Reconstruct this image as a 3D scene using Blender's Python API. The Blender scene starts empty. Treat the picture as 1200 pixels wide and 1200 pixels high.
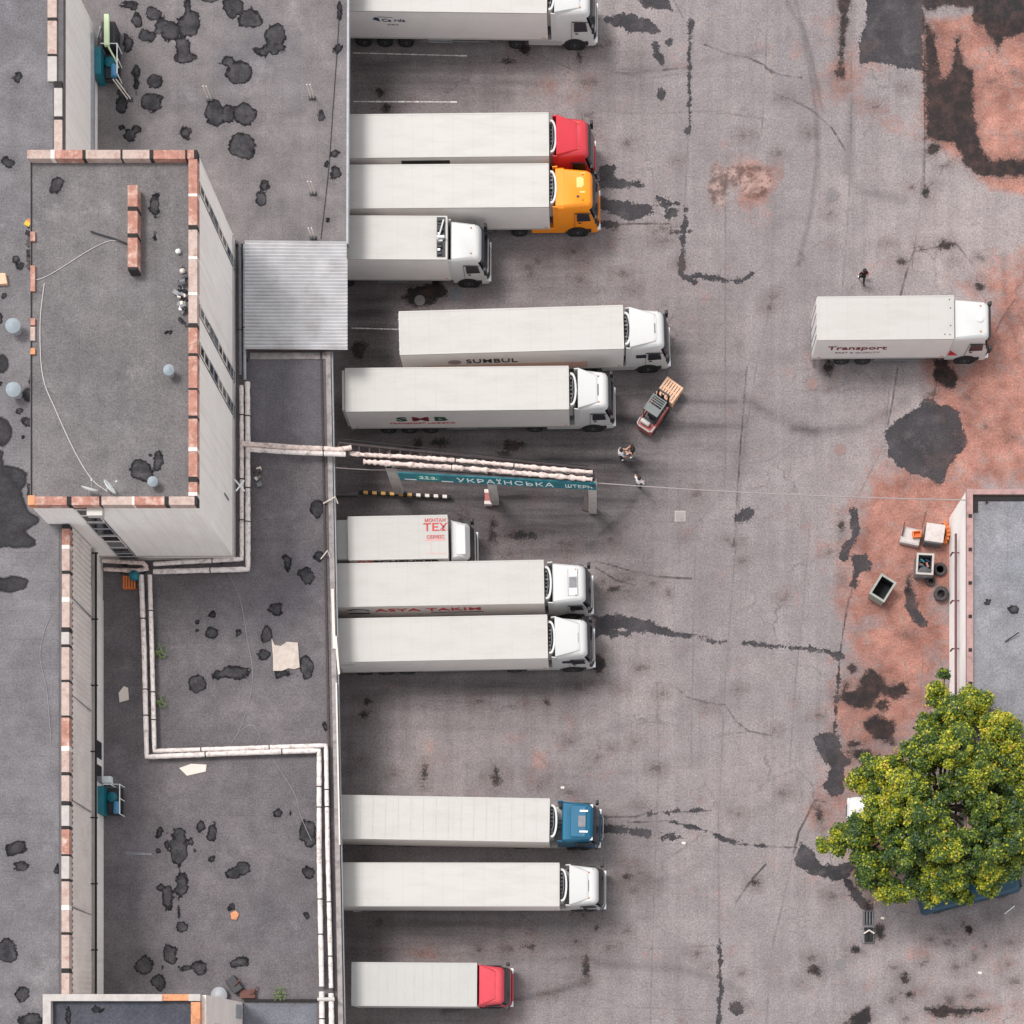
import bpy, bmesh, math, random
import numpy as np
from mathutils import Vector, Matrix
R = math.radians
random.seed(7); np.random.seed(7)
SC = bpy.context.scene
COL = SC.collection
# ------------------------------------------------------------------ camera, sky, sun, exposure
CH, CF, NX, NY = 114.0, 2150.0, 697.0, 1260.0     # camera height, focal length and foot point (1200 px frame)
cd = bpy.data.cameras.new("camera"); cam = bpy.data.objects.new("camera", cd); COL.objects.link(cam)
cam.location = (0, 0, CH); cam.rotation_euler = (0, 0, 0)
cd.sensor_width = 36.0; cd.lens = CF/1200*36; cd.shift_x = (600-NX)/1200; cd.shift_y = (NY-600)/1200
cd.clip_end = 2000; SC.camera = cam
W = bpy.data.worlds.new("World"); SC.world = W; W.use_nodes = True
wn = W.node_tree; bgn = wn.nodes['Background']; bgn.inputs[1].default_value = 0.15
sky = wn.nodes.new('ShaderNodeTexSky'); sky.sky_type = 'NISHITA'; sky.sun_disc = False
SUN_EL, SUN_AZ = R(61), R(-50)                     # azimuth clockwise from +Y
sky.sun_elevation = SUN_EL; sky.sun_rotation = SUN_AZ
sky.air_density = 1.0; sky.dust_density = 1.0; sky.ozone_density = 0.6
hs = wn.nodes.new('ShaderNodeHueSaturation'); hs.inputs['Saturation'].default_value = .12   # hazy, nearly overcast sky
wn.links.new(sky.outputs[0], hs.inputs['Color']); wn.links.new(hs.outputs[0], bgn.inputs[0])
ld = bpy.data.lights.new("sun", 'SUN'); ld.energy = 1.5; ld.angle = R(18); ld.color = (1, 0.965, 0.93)
sun = bpy.data.objects.new("sun", ld); COL.objects.link(sun)
sdir = Vector((math.cos(SUN_EL)*math.sin(SUN_AZ), math.cos(SUN_EL)*math.cos(SUN_AZ), math.sin(SUN_EL)))
sun.rotation_euler = sdir.to_track_quat('Z', 'Y').to_euler(); sun.location = (0, 0, 60)
SC.view_settings.view_transform = 'Standard'; SC.view_settings.look = 'None'
SC.view_settings.gamma = 1; SC.view_settings.use_curve_mapping = False
SC.view_settings.exposure = 0.72

def P(px, py, z=0.0):
    s = (CH-z)/CF
    return Vector(((px-NX)*s, (NY-py)*s, z))
# ------------------------------------------------------------------ materials
def lin(c):
    return tuple((v/255/12.92 if v/255 <= .04045 else ((v/255+.055)/1.055)**2.4) for v in c)
class NT:
    def __init__(s, m):
        s.t = m.node_tree; s.n = s.t.nodes; s.l = s.t.links
    def new(s, k, **kw):
        n = s.n.new(k)
        for a, b in kw.items(): setattr(n, a, b)
        return n
    def put(s, sock, v):
        if isinstance(v, bpy.types.NodeSocket): s.l.new(v, sock)
        elif v is not None:
            if sock.type == 'RGBA' and not isinstance(v, (int, float)): v = tuple(v)[:3]+(1,)
            sock.default_value = v
    def math(s, op, a, b=None, clamp=False):
        n = s.new('ShaderNodeMath', operation=op, use_clamp=clamp); s.put(n.inputs[0], a)
        if b is not None: s.put(n.inputs[1], b)
        return n.outputs[0]
    def mix(s, f, a, b, mode='MIX'):
        n = s.new('ShaderNodeMix', data_type='RGBA', blend_type=mode)
        s.put(n.inputs[0], f); s.put(n.inputs[6], a); s.put(n.inputs[7], b); return n.outputs[2]
    def map(s, v, a, b, c=0.0, d=1.0, smooth=False):
        n = s.new('ShaderNodeMapRange'); n.interpolation_type = 'SMOOTHSTEP' if smooth else 'LINEAR'
        for i, x in enumerate((v, a, b, c, d)): s.put(n.inputs[i], x)
        return n.outputs[0]
    def coord(s, scale=(1, 1, 1), obj=True):
        t = s.new('ShaderNodeTexCoord'); m = s.new('ShaderNodeMapping'); m.inputs['Scale'].default_value = scale
        s.l.new(t.outputs['Object'], m.inputs[0]); return m.outputs[0]
    def noise(s, scale, detail=4, rough=.6, vec=None, out=0):
        n = s.new('ShaderNodeTexNoise'); n.inputs['Scale'].default_value = scale
        n.inputs['Detail'].default_value = detail; n.inputs['Roughness'].default_value = rough
        s.l.new(vec if vec is not None else s.coord(), n.inputs['Vector']); return n.outputs[out]
    def attr(s, name):
        n = s.new('ShaderNodeAttribute'); n.attribute_name = name; return n.outputs['Fac']
def base(name):
    m = bpy.data.materials.new(name); m.use_nodes = True
    nt = NT(m); return m, nt, nt.n['Principled BSDF']
MC = {}
def mat(name, rgb, rough=.6, metal=0.0, var=.12, scale=2.0, dirt=0.0, dirtc=(70, 62, 58), grain=0.0, spec=.5, bump=0.0, coat=0):
    """rgb = surface colour as 0-255; var: tone variation; dirt: patchy soiling"""
    if name in MC: return MC[name]
    m, nt, b = base(name)
    c = lin(rgb)
    n1 = nt.noise(scale, 5)
    col = nt.mix(nt.map(n1, .3, .7), tuple(x*(1-var) for x in c), tuple(min(1, x*(1+var)) for x in c))
    if grain:
        g = nt.noise(scale*12, 3, .7); col = nt.mix(nt.map(g, .35, .65), nt.mix(1, col, (1-grain,)*3, 'MULTIPLY'), col)
    if dirt:
        d = nt.noise(scale*.6, 7, .7); col = nt.mix(nt.math('MULTIPLY', nt.map(d, .5, .72), dirt), col, lin(dirtc))
    nt.put(b.inputs['Base Color'], col); b.inputs['Roughness'].default_value = rough
    b.inputs['Metallic'].default_value = metal; b.inputs['Specular IOR Level'].default_value = spec
    if coat: b.inputs['Coat Weight'].default_value = coat
    if bump:
        bp = nt.new('ShaderNodeBump'); bp.inputs['Strength'].default_value = bump; bp.inputs['Distance'].default_value = .02
        nt.put(bp.inputs['Height'], nt.noise(scale*8, 4)); nt.put(b.inputs['Normal'], bp.outputs[0])
    MC[name] = m; return m

def ground_mat():
    m, nt, b = base('yard_asphalt')
    crd = nt.coord()
    wob = nt.math('SUBTRACT', nt.noise(1.6, 6, .65, crd), .5); wob2 = nt.math('SUBTRACT', nt.noise(9, 4, .7, crd), .5)
    big = nt.noise(.06, 5, .6, crd); mid = nt.noise(.5, 6, .65, crd); fine = nt.noise(9, 3, .8, crd); fine2 = nt.noise(26, 2, .8, crd)
    strk = nt.noise(1.0, 5, .6, nt.coord((.12, 1.3, 1))); strv = nt.noise(1.0, 5, .6, nt.coord((1.6, .06, 1)))
    c = nt.mix(nt.map(big, .3, .7), lin((148, 141, 141)), lin((172, 161, 158)))
    c = nt.mix(nt.map(mid, .3, .72), nt.mix(1, c, (.78, .77, .78), 'MULTIPLY'), nt.mix(1, c, (1.05,)*3, 'MULTIPLY'))
    md = nt.noise(2.2, 6, .75, crd); c = nt.mix(nt.math('MULTIPLY', nt.map(md, .5, .74), .4), c, lin((104, 97, 97)))
    c = nt.mix(nt.math('MULTIPLY', nt.map(strv, .35, .65), .8), c, nt.mix(1, c, (.84, .84, .85), 'MULTIPLY'))
    # reddish brick dust
    red = nt.attr('red'); rm = nt.map(nt.math('ADD', nt.math('ADD', red, nt.math('MULTIPLY', nt.math('SUBTRACT', nt.noise(.42, 8, .74, crd), .5), 2.7)), nt.math('MULTIPLY', wob2, .5)), .22, .85, 0, 1)
    rc = nt.mix(nt.map(mid, .35, .65), lin((134, 84, 70)), lin((192, 134, 116)))
    rc = nt.mix(nt.map(nt.noise(2.3, 7, .75, crd), .5, .75), rc, lin((140, 88, 74)))
    rc = nt.mix(nt.math('MULTIPLY', nt.map(nt.noise(.9, 7, .75, crd), .52, .66), .7), rc, lin((150, 132, 126)))
    c = nt.mix(nt.math('MULTIPLY', rm, .85), c, rc)
    # faint pink bloom over the far side
    # tyre soiling plus ambient shade round docks and lorries painted in, streaked in driving direction
    gr = nt.attr('grime_shade'); gm = nt.math('MULTIPLY', gr, nt.map(strk, .2, .8, .45, 1.25), clamp=True)
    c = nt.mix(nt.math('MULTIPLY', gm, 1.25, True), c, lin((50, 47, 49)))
    # cracks and joints
    ck = nt.attr('crack'); cm = nt.map(nt.math('ADD', ck, nt.math('MULTIPLY', wob, .16)), 0.035, .085, 1, 0)
    c = nt.mix(nt.math('MULTIPLY', nt.math('MULTIPLY', cm, .8), nt.map(nt.noise(.45, 5, .7, crd), .32, .6)), c, lin((44, 39, 41)))
    fj = nt.attr('joint'); fm = nt.map(nt.math('ADD', fj, nt.math('MULTIPLY', wob, .12)), 0.02, .08, 1, 0)
    c = nt.mix(nt.math('MULTIPLY', nt.math('MULTIPLY', fm, .5), nt.map(nt.noise(.5, 5, .7, crd), .35, .65)), c, lin((64, 58, 59)))
    # hairline cracks everywhere
    vor = nt.new('ShaderNodeTexVoronoi', feature='DISTANCE_TO_EDGE'); vor.inputs['Scale'].default_value = .16
    wv = nt.new('ShaderNodeVectorMath', operation='MULTIPLY_ADD')
    nt.put(wv.inputs[0], nt.noise(.7, 6, .7, crd, 1)); wv.inputs[1].default_value = (2.2, 2.2, 0); nt.put(wv.inputs[2], crd)
    nt.l.new(wv.outputs[0], vor.inputs['Vector'])
    hm = nt.math('MULTIPLY', nt.map(vor.outputs[0], 0, .008, 1, 0), nt.map(nt.noise(.25, 3, .5, crd), .48, .6))
    c = nt.mix(nt.math('MULTIPLY', hm, .45), c, lin((58, 52, 53)))
    # tar repairs
    td = nt.math('ADD', nt.attr('tar'), nt.math('ADD', nt.math('MULTIPLY', wob, 1.0), nt.math('MULTIPLY', wob2, .45)))
    ti = nt.map(td, -.03, .03, 1, 0); core = nt.map(td, -.5, -.02, 1, 0)
    tc = nt.mix(nt.map(mid, .3, .7), lin((74, 71, 74)), lin((50, 49, 52)))
    tc = nt.mix(nt.map(td, -.14, -.02, 0, .3), tc, lin((34, 33, 36)))
    c = nt.mix(nt.math('MULTIPLY', ti, nt.map(nt.noise(.9, 6, .7, crd), .25, .5, .72, .97)), c, tc)
    # oil, wet black
    od = nt.math('ADD', nt.attr('oil'), nt.math('ADD', nt.math('MULTIPLY', wob, 1.1), nt.math('MULTIPLY', wob2, .5)))
    oi = nt.map(od, -.1, .1, 1, 0)
    c = nt.mix(nt.map(od, .05, .7, .35, 0), c, lin((92, 76, 72)))
    oc = nt.mix(nt.map(nt.noise(1.3, 7, .75, crd), .45, .62), lin((18, 17, 19)), lin((62, 44, 40)))
    oc = nt.mix(nt.map(nt.noise(7, 4, .7, crd), .68, .76), oc, lin((120, 90, 80)))
    c = nt.mix(nt.math('MULTIPLY', oi, nt.math('MULTIPLY', nt.attr('oilk'), .95)), c, oc)
    # gravel pothole
    rg = nt.attr('rubble'); v2 = nt.new('ShaderNodeTexVoronoi'); v2.inputs['Scale'].default_value = 3.6; nt.l.new(crd, v2.inputs['Vector'])
    ri = nt.map(nt.math('ADD', rg, nt.math('MULTIPLY', wob, 1.4)), -.25, .1, 1, 0)
    vc = nt.mix(nt.map(v2.outputs['Distance'], .1, .5), lin((96, 72, 66)), lin((176, 148, 138)))
    vc = nt.mix(nt.map(nt.noise(1.2, 3, .6, crd), .4, .6), vc, lin((98, 76, 70)))
    c = nt.mix(nt.math('MULTIPLY', ri, .8), c, vc)
    # aggregate grain, pale specks
    c = nt.mix(nt.map(fine, .28, .72), nt.mix(1, c, (.56, .56, .57), 'MULTIPLY'), nt.mix(1, c, (1.36, 1.34, 1.34), 'MULTIPLY'))
    c = nt.mix(nt.map(fine2, .3, .7), nt.mix(1, c, (.84, .84, .84), 'MULTIPLY'), c)
    sp = nt.noise(5, 2, .5, crd); c = nt.mix(nt.map(sp, .82, .85), c, lin((215, 208, 200)))
    nt.put(b.inputs['Base Color'], c)
    nt.put(b.inputs['Roughness'], nt.math('SUBTRACT', .9, nt.math('MULTIPLY', oi, .35))); b.inputs['Specular IOR Level'].default_value = .25
    bp = nt.new('ShaderNodeBump'); bp.inputs['Strength'].default_value = .5; bp.inputs['Distance'].default_value = .015
    nt.put(bp.inputs['Height'], fine); nt.put(b.inputs['Normal'], bp.outputs[0])
    return m

def roof_mat(name, rgb, seam=(1.0, 8.0), tint=(95, 98, 108), rot=0):
    m, nt, b = base(name)
    crd = nt.coord(); c0 = lin(rgb)
    wob = nt.math('SUBTRACT', nt.noise(1.3, 5, .6, crd), .5)
    big = nt.noise(.12, 6, .62, crd); mid = nt.noise(.8, 6, .68, crd); fine = nt.noise(11, 3, .8, crd); fine2 = nt.noise(30, 2, .7, crd)
    c = nt.mix(nt.map(big, .32, .68), tuple(x*.88 for x in c0), tuple(x*1.1 for x in c0))
    c = nt.mix(nt.math('MULTIPLY', nt.map(nt.noise(.16, 4, .6, crd), .5, .7), .35), c, lin(tint))
    c = nt.mix(nt.map(mid, .3, .7), nt.mix(1, c, (.76,)*3, 'MULTIPLY'), nt.mix(1, c, (1.14,)*3, 'MULTIPLY'))
    br = nt.new('ShaderNodeTexBrick'); br.inputs['Scale'].default_value = 1.0; br.inputs['Brick Width'].default_value = seam[1]
    br.inputs['Row Height'].default_value = seam[0]; br.inputs['Mortar Size'].default_value = .018; br.inputs['Mortar Smooth'].default_value = .6
    br.inputs['Color1'].default_value = (.0, 0, 0, 1); br.inputs['Color2'].default_value = (1, 1, 1, 1)
    mp = nt.new('ShaderNodeMapping'); mp.inputs['Rotation'].default_value = (0, 0, R(rot)); nt.l.new(crd, mp.inputs[0])
    nt.l.new(mp.outputs[0], br.inputs['Vector'])
    c = nt.mix(nt.map(br.outputs['Color'], 0, 1, 0, .16), c, nt.mix(1, c, (.7, .71, .74), 'MULTIPLY'))
    c = nt.mix(nt.math('MULTIPLY', nt.math('MULTIPLY', br.outputs['Fac'], nt.map(nt.noise(.9, 4, .6, crd), .35, .6)), .4), c, lin((66, 64, 68)))
    # pale dust where water dried
    c = nt.mix(nt.math('MULTIPLY', nt.map(nt.noise(.35, 8, .75, crd), .56, .72), .45), c, tuple(min(1, x*1.75) for x in c0))
    pd = nt.math('ADD', nt.attr('patch'), nt.math('ADD', nt.math('MULTIPLY', wob, .95), nt.math('MULTIPLY', nt.math('SUBTRACT', nt.noise(5, 4, .7, crd), .5), .22)))
    pi_ = nt.map(pd, -.02, .025, 1, 0)
    halo = nt.map(pd, .03, .6, .28, 0)
    c = nt.mix(halo, c, lin((80, 78, 82)))
    pc = nt.mix(nt.map(nt.noise(1.6, 4, .6, crd), .35, .65), lin((48, 47, 50)), lin((76, 73, 76)))
    pc = nt.mix(nt.map(pd, -.17, -.05, 0, 1), pc, lin((22, 21, 24)))
    c = nt.mix(nt.math('MULTIPLY', pi_, nt.map(nt.noise(2.0, 5, .7, crd), .3, .5, .75, 1)), c, pc)
    wd = nt.math('ADD', nt.attr('wet'), nt.math('MULTIPLY', wob, .5)); wc = nt.mix(nt.map(nt.noise(1.2, 6, .7, crd), .35, .65), lin((34, 33, 36)), lin((62, 60, 63))); wc = nt.mix(nt.map(wd, -.22, -.05, 0, .9), wc, lin((24, 23, 26)))
    c = nt.mix(nt.map(wd, -.05, .05, .93, 0), c, wc)
    c = nt.mix(nt.map(fine, .3, .7), nt.mix(1, c, (.64,)*3, 'MULTIPLY'), nt.mix(1, c, (1.34,)*3, 'MULTIPLY'))
    c = nt.mix(nt.map(fine2, .3, .7), nt.mix(1, c, (.88,)*3, 'MULTIPLY'), c)
    nt.put(b.inputs['Base Color'], c); b.inputs['Roughness'].default_value = .92; b.inputs['Specular IOR Level'].default_value = .2
    bp = nt.new('ShaderNodeBump'); bp.inputs['Strength'].default_value = .4; bp.inputs['Distance'].default_value = .01
    nt.put(bp.inputs['Height'], fine); nt.put(b.inputs['Normal'], bp.outputs[0])
    return m

white = mat('white_paint', (186, 182, 177), .45, var=.025, scale=.7, dirt=.10, dirtc=(170, 160, 150))
def trailer_roof(name, rgb, seed):
    m, nt, b = base(name); c0 = lin(rgb); crd = nt.coord(); oi_ = nt.new('ShaderNodeObjectInfo').outputs['Random']
    off = nt.new('ShaderNodeVectorMath', operation='ADD'); nt.put(off.inputs[0], crd); cmb = nt.new('ShaderNodeCombineXYZ'); nt.put(cmb.inputs[0], nt.math('MULTIPLY', oi_, 60.0)); nt.put(cmb.inputs[1], seed*7.0); nt.put(off.inputs[1], cmb.outputs[0]); v = off.outputs[0]
    sv = nt.new('ShaderNodeMapping'); sv.inputs['Scale'].default_value = (.5, 2.2, 1); nt.l.new(v, sv.inputs[0])
    c = nt.mix(nt.map(oi_, 0, 1), tuple(x*.95 for x in c0), tuple(x*1.04 for x in c0))
    c = nt.mix(nt.math('MULTIPLY', nt.map(nt.noise(.8, 7, .7, sv.outputs[0]), .45, .72), .3), c, lin((158, 148, 140)))
    c = nt.mix(nt.math('MULTIPLY', nt.map(nt.noise(3.5, 6, .75, v), .62, .74), .35), c, lin((140, 128, 120)))
    w = nt.new('ShaderNodeTexWave'); w.wave_type = 'BANDS'; w.bands_direction = 'X'; w.inputs['Scale'].default_value = .26; nt.l.new(crd, w.inputs['Vector'])
    c = nt.mix(nt.map(w.outputs['Fac'], .985, 1.0, 0, .07), c, lin((120, 112, 108)))
    nt.put(b.inputs['Base Color'], c); b.inputs['Roughness'].default_value = .5
    bp = nt.new('ShaderNodeBump'); bp.inputs['Strength'].default_value = .25; bp.inputs['Distance'].default_value = .05; nt.put(bp.inputs['Height'], nt.noise(.9, 3, .5, v)); nt.put(b.inputs['Normal'], bp.outputs[0])
    return m
troof = trailer_roof('trailer_roof_sheet', (186, 182, 177), 1)
cabwhite = mat('white_cab_paint', (206, 205, 203), .3, var=.02, scale=1.5, coat=.3)
boxgrey = mat('light_grey_box', (176, 174, 170), .5, var=.03, scale=.8, dirt=.12, dirtc=(150, 145, 140))
sidew = mat('white_side_panel', (222, 216, 212), .5, var=.04, scale=.9, dirt=.2, dirtc=(168, 152, 146))
redp = mat('red_cab_paint', (200, 48, 60), .35, var=.05, coat=.3)
pinkp = mat('faded_red_cab_paint', (214, 74, 84), .4, var=.08, coat=.2)
orangep = mat('orange_cab_paint', (250, 146, 0), .35, var=.04, coat=.3)
tealp = mat('teal_cab_paint', (0, 92, 124), .35, var=.08, coat=.3)
blackm = mat('black_rubber', (30, 29, 31), .8, var=.2, scale=6)
darkm = mat('dark_plastic', (42, 42, 47), .55, var=.15, scale=4)
glassm = mat('dark_glass', (18, 24, 36), .12, var=.1, spec=.8)
chrome = mat('bare_metal', (176, 178, 182), .35, .8, var=.1, scale=5)
galv = mat('galvanised_steel', (158, 160, 164), .6, .2, var=.14, scale=3)
greym = mat('grey_steel', (120, 120, 124), .55, .3, var=.15, scale=4)
rimm = mat('wheel_rim', (70, 70, 72), .5, .4, var=.15, scale=8)
lampm = mat('lamp_lens', (230, 232, 235), .15)
wallw = mat('whitewashed_wall', (234, 225, 220), .85, var=.05, scale=.6, dirt=.22, dirtc=(176, 160, 150), grain=.08, bump=.2)
def wall_mat(name, rgb, dirtc):
    m, nt, b = base(name); c0 = lin(rgb); crd = nt.coord()
    c = nt.mix(nt.map(nt.noise(.5, 6, .65, crd), .3, .7), tuple(x*.93 for x in c0), tuple(min(.93, x*1.04) for x in c0))
    st = nt.noise(1.0, 6, .65, nt.coord((2.6, 2.6, .12))); c = nt.mix(nt.math('MULTIPLY', nt.map(st, .48, .74), .22), c, lin(dirtc))
    t = nt.new('ShaderNodeTexCoord'); sp = nt.new('ShaderNodeSeparateXYZ'); nt.l.new(t.outputs['Object'], sp.inputs[0]); ca = nt.new('ShaderNodeCombineXYZ')
    nt.put(ca.inputs[0], nt.math('ADD', sp.outputs[0], sp.outputs[1])); nt.put(ca.inputs[1], sp.outputs[2])
    br = nt.new('ShaderNodeTexBrick'); br.inputs['Scale'].default_value = 1; br.inputs['Brick Width'].default_value = .52; br.inputs['Row Height'].default_value = .24; br.inputs['Mortar Size'].default_value = .02; br.inputs['Mortar Smooth'].default_value = .4
    nt.l.new(ca.outputs[0], br.inputs['Vector']); c = nt.mix(nt.math('MULTIPLY', br.outputs['Fac'], .18), c, lin(dirtc))
    c = nt.mix(nt.math('MULTIPLY', nt.map(nt.noise(4, 6, .75, crd), .62, .72), .4), c, lin(tuple(v_*.72 for v_ in dirtc)))
    nt.put(b.inputs['Base Color'], c); b.inputs['Roughness'].default_value = .88
    bp = nt.new('ShaderNodeBump'); bp.inputs['Strength'].default_value = .5; bp.inputs['Distance'].default_value = .02; nt.put(bp.inputs['Height'], nt.math('SUBTRACT', 1.0, br.outputs['Fac'])); nt.put(b.inputs['Normal'], bp.outputs[0])
    return m
wallw = wall_mat('whitewashed_brick_wall', (246, 238, 233), (168, 150, 142))
wallb = mat('bright_white_wall', (246, 242, 238), .8, var=.03, scale=.8, dirt=.15, dirtc=(190, 176, 168), grain=.06)
concrete = mat('pale_concrete', (188, 180, 175), .85, var=.1, scale=2, dirt=.35, dirtc=(120, 112, 108), grain=.15)
dkconc = mat('dark_concrete', (104, 100, 102), .9, var=.15, scale=2, dirt=.4, grain=.2)
brick = mat('terracotta_brick', (188, 134, 118), .9, var=.22, scale=3, dirt=1.0, dirtc=(212, 190, 178), grain=.45)
brickp = mat('pale_brick', (200, 178, 168), .85, var=.12, scale=3, dirt=.8, dirtc=(150, 104, 88), grain=.4)
bricko = mat('bright_orange_brick', (214, 146, 104), .8, var=.2, scale=3, dirt=.7, grain=.2)
joint = mat('black_bitumen_joint', (40, 36, 36), .9, var=.2, scale=5)
limew = mat('limewashed_joint', (222, 212, 204), .9, var=.08, scale=5)
insul = mat('pipe_insulation', (222, 202, 194), .85, var=.2, scale=4, dirt=1.0, dirtc=(96, 72, 64), grain=.12, bump=.3)
insulw = mat('white_pipe_lagging', (230, 220, 215), .85, var=.1, scale=5, dirt=.8, dirtc=(120, 100, 92), grain=.1, bump=.2)
teals = mat('teal_sign_board', (24, 112, 124), .6, var=.15, scale=1.5, dirt=.5, dirtc=(40, 80, 90))
tealm = mat('teal_machine_paint', (8, 104, 118), .5, var=.12, scale=3, dirt=.25)
bluem = mat('blue_motor_paint', (72, 130, 170), .4, var=.15, scale=6)
wood = mat('fresh_wood', (224, 182, 152), .75, var=.1, scale=5, grain=.1)
oldwood = mat('orange_wood', (214, 118, 60), .8, var=.15, scale=5)
rackm = mat('old_dark_steel', (70, 60, 60), .8, var=.25, scale=4)
rust = mat('rusty_steel', (100, 66, 58), .8, var=.25, scale=4)
redsteel = mat('red_machine_paint', (158, 80, 78), .45, var=.12, scale=4, dirt=.2)
corr = mat('weathered_corrugated_sheet', (204, 203, 204), .6, .0, var=.1, scale=1.0, dirt=.35, dirtc=(150, 140, 136))
corrw = mat('corrugated_wall_sheet', (224, 214, 208), .7, var=.07, scale=.8, dirt=.3, dirtc=(150, 136, 130))
dkred = mat('dark_red_pipe_paint', (96, 52, 60), .6, var=.1)
cream = mat('cream_green_paint', (206, 222, 180), .5, var=.06)
paperw = mat('off_white_sheet', (222, 210, 200), .8, var=.05, scale=3, dirt=.2, dirtc=(160, 140, 128))
linep = mat('worn_white_line', (205, 200, 196), .8, var=.15, scale=6, dirt=1.0, dirtc=(120, 112, 110))
yellowp = mat('yellow_stripe', (206, 158, 84), .6, var=.08)
skin = mat('skin', (214, 160, 135), .6); hairm = mat('dark_hair', (38, 28, 26), .7)
clw = mat('white_cloth', (232, 228, 228), .85); clb = mat('black_cloth', (28, 27, 32), .9); clt = mat('tan_cloth', (190, 170, 150), .9)
clp = mat('pink_bag_cloth', (212, 120, 120), .8); cld = mat('denim', (70, 88, 110), .9)
txt_black = mat('black_lettering', (38, 34, 36), .6); txt_red = mat('red_lettering', (190, 60, 62), .6)
txt_blue = mat('dark_blue_lettering', (44, 60, 82), .6); txt_green = mat('dark_green_lettering', (30, 70, 52), .6)
txt_white = mat('white_lettering', (236, 240, 238), .6); txt_dkred = mat('dark_red_lettering', (120, 26, 40), .6); txt_pale = mat('pale_lettering', (150, 130, 130), .6)

# ------------------------------------------------------------------ mesh helpers
class MB:
    def __init__(s): s.v = []; s.f = []; s.m = []
    def add(s, vs, fs, mi=0):
        o = len(s.v); s.v += [tuple(v) for v in vs]; s.f += [tuple(i+o for i in f) for f in fs]; s.m += [mi]*len(fs); return s
    def box(s, x0, x1, y0, y1, z0, z1, mi=0, M=None, bev=0.0):
        if bev <= 0:
            vs = [Vector((x, y, z)) for z in (z0, z1) for y in (y0, y1) for x in (x0, x1)]
            fs = [(0, 2, 3, 1), (4, 5, 7, 6), (0, 1, 5, 4), (2, 6, 7, 3), (0, 4, 6, 2), (1, 3, 7, 5)]
        else:
            bm = bmesh.new(); bmesh.ops.create_cube(bm, size=1)
            for v in bm.verts: v.co = Vector(((x0+x1)/2+v.co.x*(x1-x0), (y0+y1)/2+v.co.y*(y1-y0), (z0+z1)/2+v.co.z*(z1-z0)))
            bmesh.ops.bevel(bm, geom=list(bm.edges), offset=bev, segments=2, affect='EDGES', profile=.5)
            bm.verts.index_update(); vs = [v.co.copy() for v in bm.verts]; fs = [tuple(v.index for v in f.verts) for f in bm.faces]; bm.free()
        if M is not None: vs = [M @ v for v in vs]
        return s.add(vs, fs, mi)
    def prism(s, poly, z0, z1, mi=0, top=None):
        n = len(poly); t = top or poly
        vs = [(p[0], p[1], z0) for p in poly]+[(p[0], p[1], z1) for p in t]
        fs = [tuple(range(n-1, -1, -1)), tuple(range(n, 2*n))]+[(i, (i+1) % n, n+(i+1) % n, n+i) for i in range(n)]
        return s.add(vs, fs, mi)
    def loft(s, rings, mi=0, caps=True):
        n = len(rings[0]); vs = [p for r in rings for p in r]; fs = []
        for k in range(len(rings)-1):
            for i in range(n):
                j = (i+1) % n; fs.append((k*n+i, k*n+j, (k+1)*n+j, (k+1)*n+i))
        if caps: fs += [tuple(range(n-1, -1, -1)), tuple(range((len(rings)-1)*n, len(rings)*n))]
        return s.add(vs, fs, mi)
    def tube(s, pts, r, n=8, mi=0, caps=True):
        pts = [Vector(p) for p in pts]; rr = r if isinstance(r, (list, tuple)) else [r]*len(pts); rings = []
        up = None
        for i, p in enumerate(pts):
            d = (pts[min(i+1, len(pts)-1)]-pts[max(i-1, 0)])
            d = d.normalized() if d.length > 1e-9 else Vector((0, 0, 1))
            if up is None: up = Vector((0, 0, 1)) if abs(d.z) < .9 else Vector((1, 0, 0))
            a = d.cross(up)
            if a.length < 1e-4: up = Vector((1, 0, 0)) if abs(d.x) < .9 else Vector((0, 1, 0)); a = d.cross(up)
            a.normalize(); b = a.cross(d).normalized(); up = b
            rings.append([p+a*math.cos(t)*rr[i]+b*math.sin(t)*rr[i] for t in [2*math.pi*k/n for k in range(n)]])
        n_ = n; return s.loft([r[::-1] for r in rings], mi, caps)
    def lathe(s, prof, c=(0, 0, 0), n=20, mi=0, M=None):
        rings = [[Vector((c[0]+r*math.cos(t), c[1]+r*math.sin(t), c[2]+z)) for t in [2*math.pi*k/n for k in range(n)]] for r, z in prof]
        if M is not None: rings = [[M @ p for p in r] for r in rings]
        return s.loft(rings, mi)
    def build(s, name, mats, parent=None, smooth=0, loc=None):
        me = bpy.data.meshes.new(name); me.from_pydata(s.v, [], s.f)
        if not isinstance(mats, (list, tuple)): mats = [mats]
        for m in mats: me.materials.append(m)
        if max(s.m, default=0) > 0: me.polygons.foreach_set('material_index', s.m)
        me.validate(); me.update()
        if smooth:
            me.polygons.foreach_set('use_smooth', [True]*len(me.polygons)); me.set_sharp_from_angle(angle=R(smooth))
        o = bpy.data.objects.new(name, me); COL.objects.link(o)
        if parent: o.parent = parent
        if loc is not None: o.location = loc
        return o
def tag(o, label=None, cat=None, group=None, kind=None):
    if label: o['label'] = label
    if cat: o['category'] = cat
    if group: o['group'] = group
    if kind: o['kind'] = kind
    return o
def empty(name, loc, label, cat, group=None, rz=0.0):
    o = bpy.data.objects.new(name, None); COL.objects.link(o); o.location = loc; o.rotation_euler = (0, 0, rz)
    return tag(o, label, cat, group)
_FH = {}
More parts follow.
